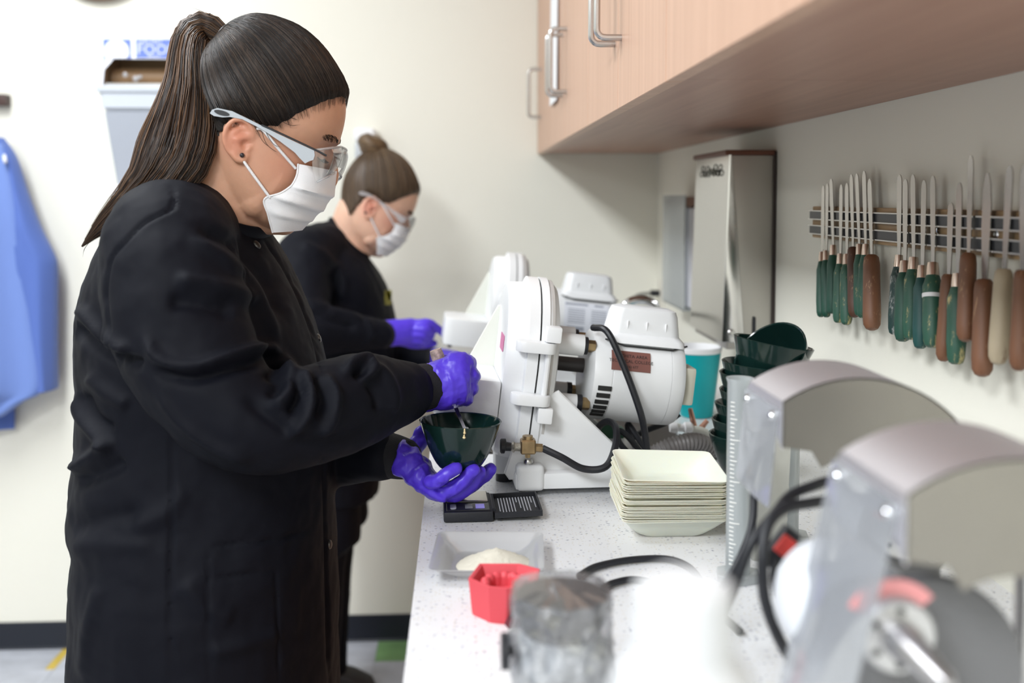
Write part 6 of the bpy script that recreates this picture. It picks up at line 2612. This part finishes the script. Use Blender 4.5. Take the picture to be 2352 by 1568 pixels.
for ch in mk.children:
    own(ch)


# ---- safety glasses
def glasses(HM, S, parent, M_temple, ownf, dark=True):
    g = None

    def PL(x, y, lat_):
        u, v = loc1(x, y, abs(lat_))
        return HM @ Vector((u * S, lat_ * S, v * S))
    # lens: wrap-around clear shield
    bm_ = nb()
    rows = []
    et = [(716, 344), (712, 372), (716, 402), (722, 416)]
    mt = [(772, 336), (776, 352), (768, 378), (756, 396)]
    Et, Mt = spline(et, 4), spline(mt, 4)
    for i in range(len(Et)):
        row = []
        for j in range(49):
            s = j / 48 * 2 - 1
            k = math.sin((1 - abs(s)) * math.pi / 2) ** .75
            y = (1 if s > 0 else -1) * 124 * (math.cos((1 - abs(s)) * math.pi / 2)) ** .62
            notch = 0
            x = Et[i][0] + (Mt[i][0] - Et[i][0]) * k
            yy = Et[i][1] + (Mt[i][1] - Et[i][1]) * k
            row.append(PL(x + 6 * k, yy, -abs(y) if s < 0 else abs(y)))
        rows.append(row)
    vs = [[bm_.verts.new(p) for p in r] for r in rows]
    for i in range(len(rows) - 1):
        for j in range(48):
            if abs(j - 23.5) < 3 and i > len(rows) * .62:
                continue
            bm_.faces.new((vs[i][j], vs[i][j + 1], vs[i + 1][j + 1], vs[i + 1][j]))
    thicken(bm_, .0018)
    g = ownf(obj('safety_glasses', bm_, clear_plastic('lens_plastic', tint=(.96, .96, .97), frost=.03, refl=.14), parent, sharp=60))
    # rim along the lens edges catches the light
    for row in (rows[0], rows[-1]):
        bm_ = nb()
        tube(bm_, row[::2], .0015, 6)
        ownf(obj('lens_rim', bm_, clear_plastic('rim_plastic', frost=.35, refl=.3), g))
    out_t = [(485, 262), (490, 254), (502, 250), (535, 257), (574, 276), (633, 306), (680, 328), (717, 345), (718, 356), (715, 366), (706, 369), (696, 374), (684, 362), (674, 350), (661, 340), (640, 324), (600, 297), (557, 275), (530, 270), (513, 271), (494, 268)]
    for s in (-1, 1):
        bm_ = nb()
        f, b_ = [], []
        for x, y in out_t:
            lt_ = 137 - max(0, (560 - x)) * .03 - max(0, (x - 600)) * .07
            f.append(bm_.verts.new(PL(x, y, s * lt_)))
            b_.append(bm_.verts.new(PL(x, y, s * (lt_ - 5))))
        bm_.faces.new(f)
        bm_.faces.new(b_[::-1])
        for i in range(len(f)):
            bm_.faces.new((f[i], b_[i], b_[(i + 1) % len(f)], f[(i + 1) % len(f)]))
        bmesh.ops.bevel(bm_, geom=[e for e in bm_.edges if len(e.link_faces) == 2 and e.calc_face_angle(0) > 1.0], offset=.0006, segments=2, affect='EDGES')
        tmp = ownf(obj('temple', bm_, M_temple, g, sharp=40))
        if dark:
            bm_ = nb()
            q = [PL(512 + 17 * math.cos(t), 261 + 4 * math.cos(t) + 5.5 * math.sin(t), s * 135.5) for t in np.linspace(0, 2 * math.pi, 20, endpoint=False)]
            bm_.faces.new([bm_.verts.new(p) for p in q])
            r_ = bmesh.ops.extrude_face_region(bm_, geom=bm_.faces[:])
            for v in r_['geom']:
                if isinstance(v, bmesh.types.BMVert):
                    v.co += HM.to_3x3() @ Vector((0, s * .0012, 0))
            ownf(obj('temple_slot', bm_, M_black, g))
            bm_ = nb()
            tube(bm_, [PL(x, y - 1.5, s * (137 - (x - 600) * .07)) for x, y in ((600, 289), (633, 304), (680, 326), (722, 346), (745, 358))], .0013, 6)
            ownf(obj('brow_bar', bm_, M_black, g))
    return g


M_temple1 = pbr('grey_temple', (.42, .46, .50), .35)
glasses(HM1, S1, W1, M_temple1, own)

# =============================================================== bowl and spatula in her hands
YBW = 1.338
bc = at_y(1055, 966, YBW)
Rb = (at_y(1150, 966, YBW) - at_y(960, 966, YBW)).length / 2
bm = bowl_mesh(Rb, .068, .003)
hb = obj('mixing_bowl', bm, M_green_rub)
hb.location = (bc.x, YBW, bc.z - .068)
hb.rotation_euler = (math.radians(-1), math.radians(1.5), 0)
tag(hb, 'dark green mixing bowl held in a violet gloved hand', 'bowl')
bm = nb()
for (x, y, r1, r2, y2) in ((1067, 986, .0011, .0018, 994), (1066, 1000, .0012, .0022, 1004)):
    p = at_y(x, y, YBW - Rb * .985)
    q = at_y(x, y2, YBW - Rb * .975)
    chain(bm, [p, (p + q) / 2, q], [r1, r1, r2], 10, 3)
dr = obj('plaster_drip', bm, pbr('wet_plaster', (.72, .58, .32), .3), hb)
dr.data.transform(hb.matrix_basis.inverted())
sp = empty('mixing_spatula', at_y(1030, 880, YR + .018), label='plaster spatula with a pale handle held in the gloved fist', cat='spatula')
so = Vector(sp.location)
bm = nb()
tube(bm, [at_y(1000, 803, YR + .020) - so, at_y(1004, 815, YR + .020) - so, at_y(1022, 868, YR + .020) - so, at_y(1042, 925, YR + .020) - so], [.0082, .0092, .0085, .0065], 14, round_cap=False)
obj('handle', bm, pbr('pale_worn_handle', (.55, .42, .36), .6, var=.5, vscale=160), sp)
bm = nb()
a, b_ = at_y(1042, 925, YR + .020) - so, at_y(1070, 990, 1.352) - so
ax = (b_ - a).normalized()
sd2 = ax.cross(Vector((0, 1, 0))).normalized()
L_ = (b_ - a).length
prism(bm, [(-.003, 0), (-.0022, L_ * .6), (-.002, L_), (.002, L_), (.0022, L_ * .6), (.003, 0)], .0012, mat_axes(a, sd2, ax, sd2.cross(ax)))
obj('blade', bm, M_blade, sp, smooth=False)
# =============================================================== the second woman, farther along the worktop
Y2 = 2.57
S2 = S1 * .955
O2 = at_y(852, 458, Y2 - .0)
p2, y2, r2 = math.radians(33), math.radians(-5), math.radians(-5)
R2 = Matrix.Rotation(-y2, 3, 'Z') @ Matrix.Rotation(p2, 3, 'Y') @ Matrix.Rotation(r2, 3, 'X')
HM2 = R2.to_4x4()
HM2.translation = (-.2395, 2.58, 1.318)
W2 = empty('person', (at_y(770, 1000, Y2).x, Y2, 0), label='woman with a hair bun and clear glasses bending over the farther trimmer', cat='person')
W2o = Vector(W2.location)
own2 = lambda o: own(o, W2o)
neckb = HM2 @ Vector((-30 * S2, 0, -40 * S2))
nk = [(HM2 @ Vector((-25 * S2, 0, 10 * S2)), .055), (neckb, .052), (at_y(800, 545, Y2 + .01), .056), (at_y(785, 610, Y2), .075), (at_y(775, 680, Y2), .09)]
body2 = own2(build_head(HM2, S2, nk, M_skin2, parent=W2, voxel=.0026))
rows = [(762, 505, 846, 592, .070), (742, 511, 854, 603, .098), (708, 528, 868, 624, .140), (668, 558, 884, 652, .170), (645, 615, 897, 690, .180), (636, 700, 907, 732, .178),
        (637, 800, 911, 800, .172), (645, 900, 905, 900, .168), (650, 1000, 890, 1000, .170), (652, 1128, 868, 1128, .172)]
bm = nb()
loft(bm, [ring_ellipse(at_y(a, b_, Y2), at_y(c, d_, Y2), h, Y2) for a, b_, c, d_, h in spline(rows, 4)])
chain(bm, [at_y(740, 575, 2.50), at_y(700, 600, 2.42), at_y(690, 690, 2.33), at_y(715, 752, 2.27), at_y(790, 762, 2.30), at_y(868, 766, 2.335)], [.07, .075, .068, .058, .049, .036], 24, 7)
chain(bm, [at_y(750, 575, 2.64), at_y(730, 610, 2.70), at_y(760, 720, 2.71), at_y(820, 800, 2.70), at_y(910, 815, 2.60), at_y(985, 826, 2.53)], [.07, .075, .066, .056, .045, .034], 24, 7)
j2 = remesh(bm, .0055, 6)
cloth_finish(j2, .0050, 8.0, 6.4)
sculpt_strokes(j2, [([(690, 690), (730, 702), (790, 720), (835, 735)], 10, .008), ([(700, 715), (760, 735), (820, 752)], 9, -.008), ([(770, 600), (790, 650), (782, 690)], 10, .006),
                    ([(755, 620), (768, 660), (760, 700)], 10, -.007), ([(840, 730), (855, 760), (845, 790)], 8, .005), ([(690, 560), (740, 580), (775, 620)], 10, .005),
                    ([(838, 600), (870, 660), (890, 720)], 4, -.003)])
jk2 = own2(link('scrub_jacket', j2, M_scrub, W2))
A, B = at_y(762, 505, Y2), at_y(846, 592, Y2)
bm = nb()
c, h = (A + B) / 2, (B - A) / 2
tube(bm, [(c.x + h.x * math.cos(t), Y2 + .072 * math.sin(t), c.z + h.z * math.cos(t) + .004 - .008 * abs(math.sin(t))) for t in np.linspace(0, 2 * math.pi, 37)], .008, 8, cap=False, flat=.45)
own2(obj('neckband', bm, M_scrub, jk2))
# embroidered badge
tr = BVHTree.FromPolygons([v.co + W2o for v in j2.vertices], [p.vertices for p in j2.polygons])
hit = tr.ray_cast(Vector(CAM), Vector(ray(891, 684)).normalized())
if hit[0] is not None:
    bm = nb()
    rws = []
    for yy in np.linspace(666, 700, 7):
        rw = []
        for xx in np.linspace(884, 899, 5):
            hh = tr.ray_cast(Vector(CAM), Vector(ray(xx, yy)).normalized())
            rw.append((hh[0] if hh[0] is not None and abs(hh[0].y - hit[0].y) < .1 else at_y(xx, yy, hit[0].y)) - Vector(ray(xx, yy)).normalized() * .003)
        rws.append(rw)
    vs = [[bm.verts.new(p) for p in r] for r in rws]
    for i in range(6):
        for j in range(4):
            bm.faces.new((vs[i][j], vs[i][j + 1], vs[i + 1][j + 1], vs[i + 1][j]))
    thicken(bm, -.001)
    own2(obj('badge', bm, pbr('yellow_embroidery', (.45, .42, .03), .7, var=.75, vscale=130), jk2))
# cuffs
bm = nb()
chain(bm, [at_y(850, 766, 2.325), at_y(880, 767, 2.345)], [.033, .034], 20, 4)
own2(link('knit_cuff', remesh(bm, .003, 3), M_knit, jk2))
bm = nb()
chain(bm, [at_y(975, 826, 2.54), at_y(1000, 828, 2.52)], [.032, .032], 20, 4)
own2(link('knit_cuff', remesh(bm, .003, 3), M_knit, jk2))
# right glove: pinching a small part
bm = nb()
loft_chain(bm, [sec(880, 765, 2.345, .0, -1, 30, .028), sec(905, 764, 2.355, .0, -1, 31, .027), sec(935, 762, 2.365, 0, -1, 31, .026), sec(958, 760, 2.375, 0, -1, 27, .024), sec(968, 760, 2.380, 0, -1, 20, .018)])
for pts, rd in (([(955, 745, 2.365), (982, 742, 2.365), (1002, 752, 2.375), (1019, 766, 2.385)], [.0115, .011, .010, .0088]),
                ([(958, 756, 2.355), (980, 756, 2.355), (990, 768, 2.375), (984, 776, 2.400)], [.0115, .011, .010, .009]),
                ([(955, 768, 2.355), (974, 770, 2.355), (982, 780, 2.380), (975, 786, 2.402)], [.011, .0105, .0098, .009]),
                ([(950, 780, 2.360), (966, 784, 2.362), (972, 790, 2.385), (965, 793, 2.402)], [.010, .0095, .009, .0085]),
                ([(915, 775, 2.385), (945, 788, 2.402), (975, 790, 2.406), (997, 788, 2.402)], [.015, .013, .011, .009])):
    chain(bm, [at_y(*p) for p in pts], rd, 14, 5)
gm = remesh(bm, .0026, 4)
cloth_finish(gm, .0012, 45, 2.0, .0005)
own2(link('glove', gm, M_glove, W2))
# left glove
bm = nb()
loft_chain(bm, [sec(990, 827, 2.515, 0, -1, 26, .028), sec(1020, 828, 2.505, 0, -1, 27, .030), sec(1048, 829, 2.500, 0, -1, 22, .036), sec(1062, 830, 2.500, 0, -1, 16, .034)])
for i, dy in enumerate((-.03, -.011, .009, .028)):
    chain(bm, [at_y(1052, 826, 2.500 + dy), at_y(1075, 822 + i, 2.500 + dy), at_y(1090, 830 + i, 2.500 + dy), at_y(1096, 842 + i, 2.495 + dy)], [.011, .0105, .0098, .0088], 12, 4)
chain(bm, [at_y(1015, 822, 2.480), at_y(1040, 818, 2.465), at_y(1066, 822, 2.462)], [.014, .012, .010], 12, 4)
gm = remesh(bm, .0028, 4)
own2(link('glove', gm, M_glove, W2))
legs(W2o, W2, .80, at_y(748, 1130, Y2).x, Y2, .085, .118, M_scrub, pbr('black_shoe', (.02, .02, .022), .5))
# hair with a bun
M_hair2 = attr_mat('light_brown_hair', (.035, .022, .014), (.15, .095, .055), .38, 40, .9)
M_hair2s = pbr('light_brown_strand', (.085, .055, .032), .4)
cap2 = own2(hair_cap(HM2, S2, (-104, 0, 236), M_hair2, (M_hair2s, pbr('pale_brown_strand', (.16, .105, .06), .4)), W2, 420, 17, thick=8, col_r=.0007))
for ch in cap2.children:
    own2(ch)
bc2 = HM2 @ Vector((-128 * S2, 0, 262 * S2))
bm = nb()
for k, (tx, tz, R_, r_) in enumerate(((0, 0, .026, .0185), (.5, .3, .024, .0165), (-.5, -.2, .023, .016), (.2, -.6, .020, .0165))):
    Mr = Matrix.Translation(bc2) @ Matrix.Rotation(tx, 4, 'X') @ Matrix.Rotation(tz + .5, 4, 'Y')
    tube(bm, [Mr @ Vector((R_ * math.cos(t), R_ * math.sin(t), .004 * math.sin(2 * t + k))) for t in np.linspace(0, 2 * math.pi, 25)], r_, 12, cap=False)
bmesh.ops.create_icosphere(bm, subdivisions=3, radius=.030, matrix=Matrix.Translation(bc2))
bme = remesh(bm, .0028, 2)
uvl = bme.uv_layers.new(name='strand')
P = get_co(bme) - np.array(bc2)
ang = np.arctan2(P[:, 2], P[:, 0])
rad_ = np.hypot(P[:, 1], P[:, 2])
for lp_ in bme.loops:
    i = lp_.vertex_index
    uvl.data[lp_.index].uv = (P[i, 1] * 60 + P[i, 2] * 45 + .6 * math.sin(ang[i]), ang[i] * .8)
own2(link('hair_bun', bme, attr_mat('bun_hair', (.05, .030, .016), (.24, .15, .075), .36, 5.0, .8, bump=.6), W2))
# mask, loops, glasses
edge = [(681, 375), (677, 402), (664, 424), (642, 440), (604, 455), (612, 492), (622, 531)]
mk2 = own2(mask_mesh(HM2, S2, edge, mid, lat, loc1, M_mask, W2, (lp1, lp2)))
for ch in mk2.children:
    own2(ch)
glasses(HM2, S2, W2, clear_plastic('clear_temple', tint=(.97, .98, 1), frost=.45, frost_col=(.85, .88, .94), refl=.2), own2, dark=False)
paths = []
random.seed(8)
bvh = BVHTree.FromPolygons([v.co + W2o for v in body2.data.vertices], [p.vertices for p in body2.data.polygons])
for s in (-1, 1):
    pp2 = []
    for i in range(60):
        t = random.random()
        u0, v0, y0 = 172 + 14 * t - 22 * (1 - t), 92 + 5 * math.sin(t * 2.4) + random.uniform(-4, 4), s * (64 - 44 * t)
        q = []
        for du, dv, dy in ((0, 0, 0), (-2, 1.2, 4), (-4, 2.5, 8)):
            hit = bvh.find_nearest(HM2 @ Vector(((u0 + du) * S2, (y0 + s * dy) * S2, (v0 + dv) * S2)))
            q.append(hit[0] + hit[1] * .0007)
        pp2.append(q)
    own2(strands('eyebrow', pp2, [.0004] * len(pp2), M_brow, W2))
bm = nb()
bmesh.ops.create_icosphere(bm, subdivisions=2, radius=.0036, matrix=Matrix.Translation(HM2 @ Vector((3 * S2, -129 * S2, -18 * S2))))
own2(obj('ear_stud', bm, pbr('dark_stone', (.03, .025, .03), .2), W2))

# small part in her fingers and clutter by the farther trimmer
c = at_y(1028, 779, 2.402)
d = empty('metal_fitting', c, label='small silver fitting pinched in the second woman\'s glove', cat='fitting')
bm = nb()
lathe(bm, [(.0001, -.014), (.006, -.013), (.008, -.006), (.006, 0), (.010, .004), (.010, .012), (.0001, .013)], 16, axis='X')
obj('fitting_body', bm, M_chrome, d)
bm = nb()
tube(bm, [(.002, -.004, 0), (.006, -.008, -.018)], [.006, .005], 10)
obj('rubber_tip', bm, M_black, d)
for px_, py_, s_, colr, lab in ((1124, 852, .016, (.48, .33, .14), 'small tan plaster cast on the worktop beyond the sink'), (1098, 846, .014, (.35, .36, .38), 'small grey plaster cast beside the tan one')):
    q = at_z(px_, py_, ZT)
    bm = nb()
    rg = []
    for zz_, sc2 in ((0, 1.0), (.35, 1.05), (.8, .9), (1.1, .62)):
        rg.append([(s_ * sc2 * (1 + .2 * mnoise.noise(Vector((math.cos(t), math.sin(t), zz_ + px_)))) * math.cos(t) * 1.3, s_ * sc2 * math.sin(t), s_ * zz_ * 1.1) for t in np.linspace(0, 2 * math.pi, 14, endpoint=False)])
    loft(bm, rg)
    o_ = obj('plaster_cast', bm, pbr('cast_' + str(px_), colr, .8, bump=.4, bscale=200), sharp=60)
    o_.location = (q.x, q.y, ZT + .0005)
    tag(o_, lab, 'plaster cast')
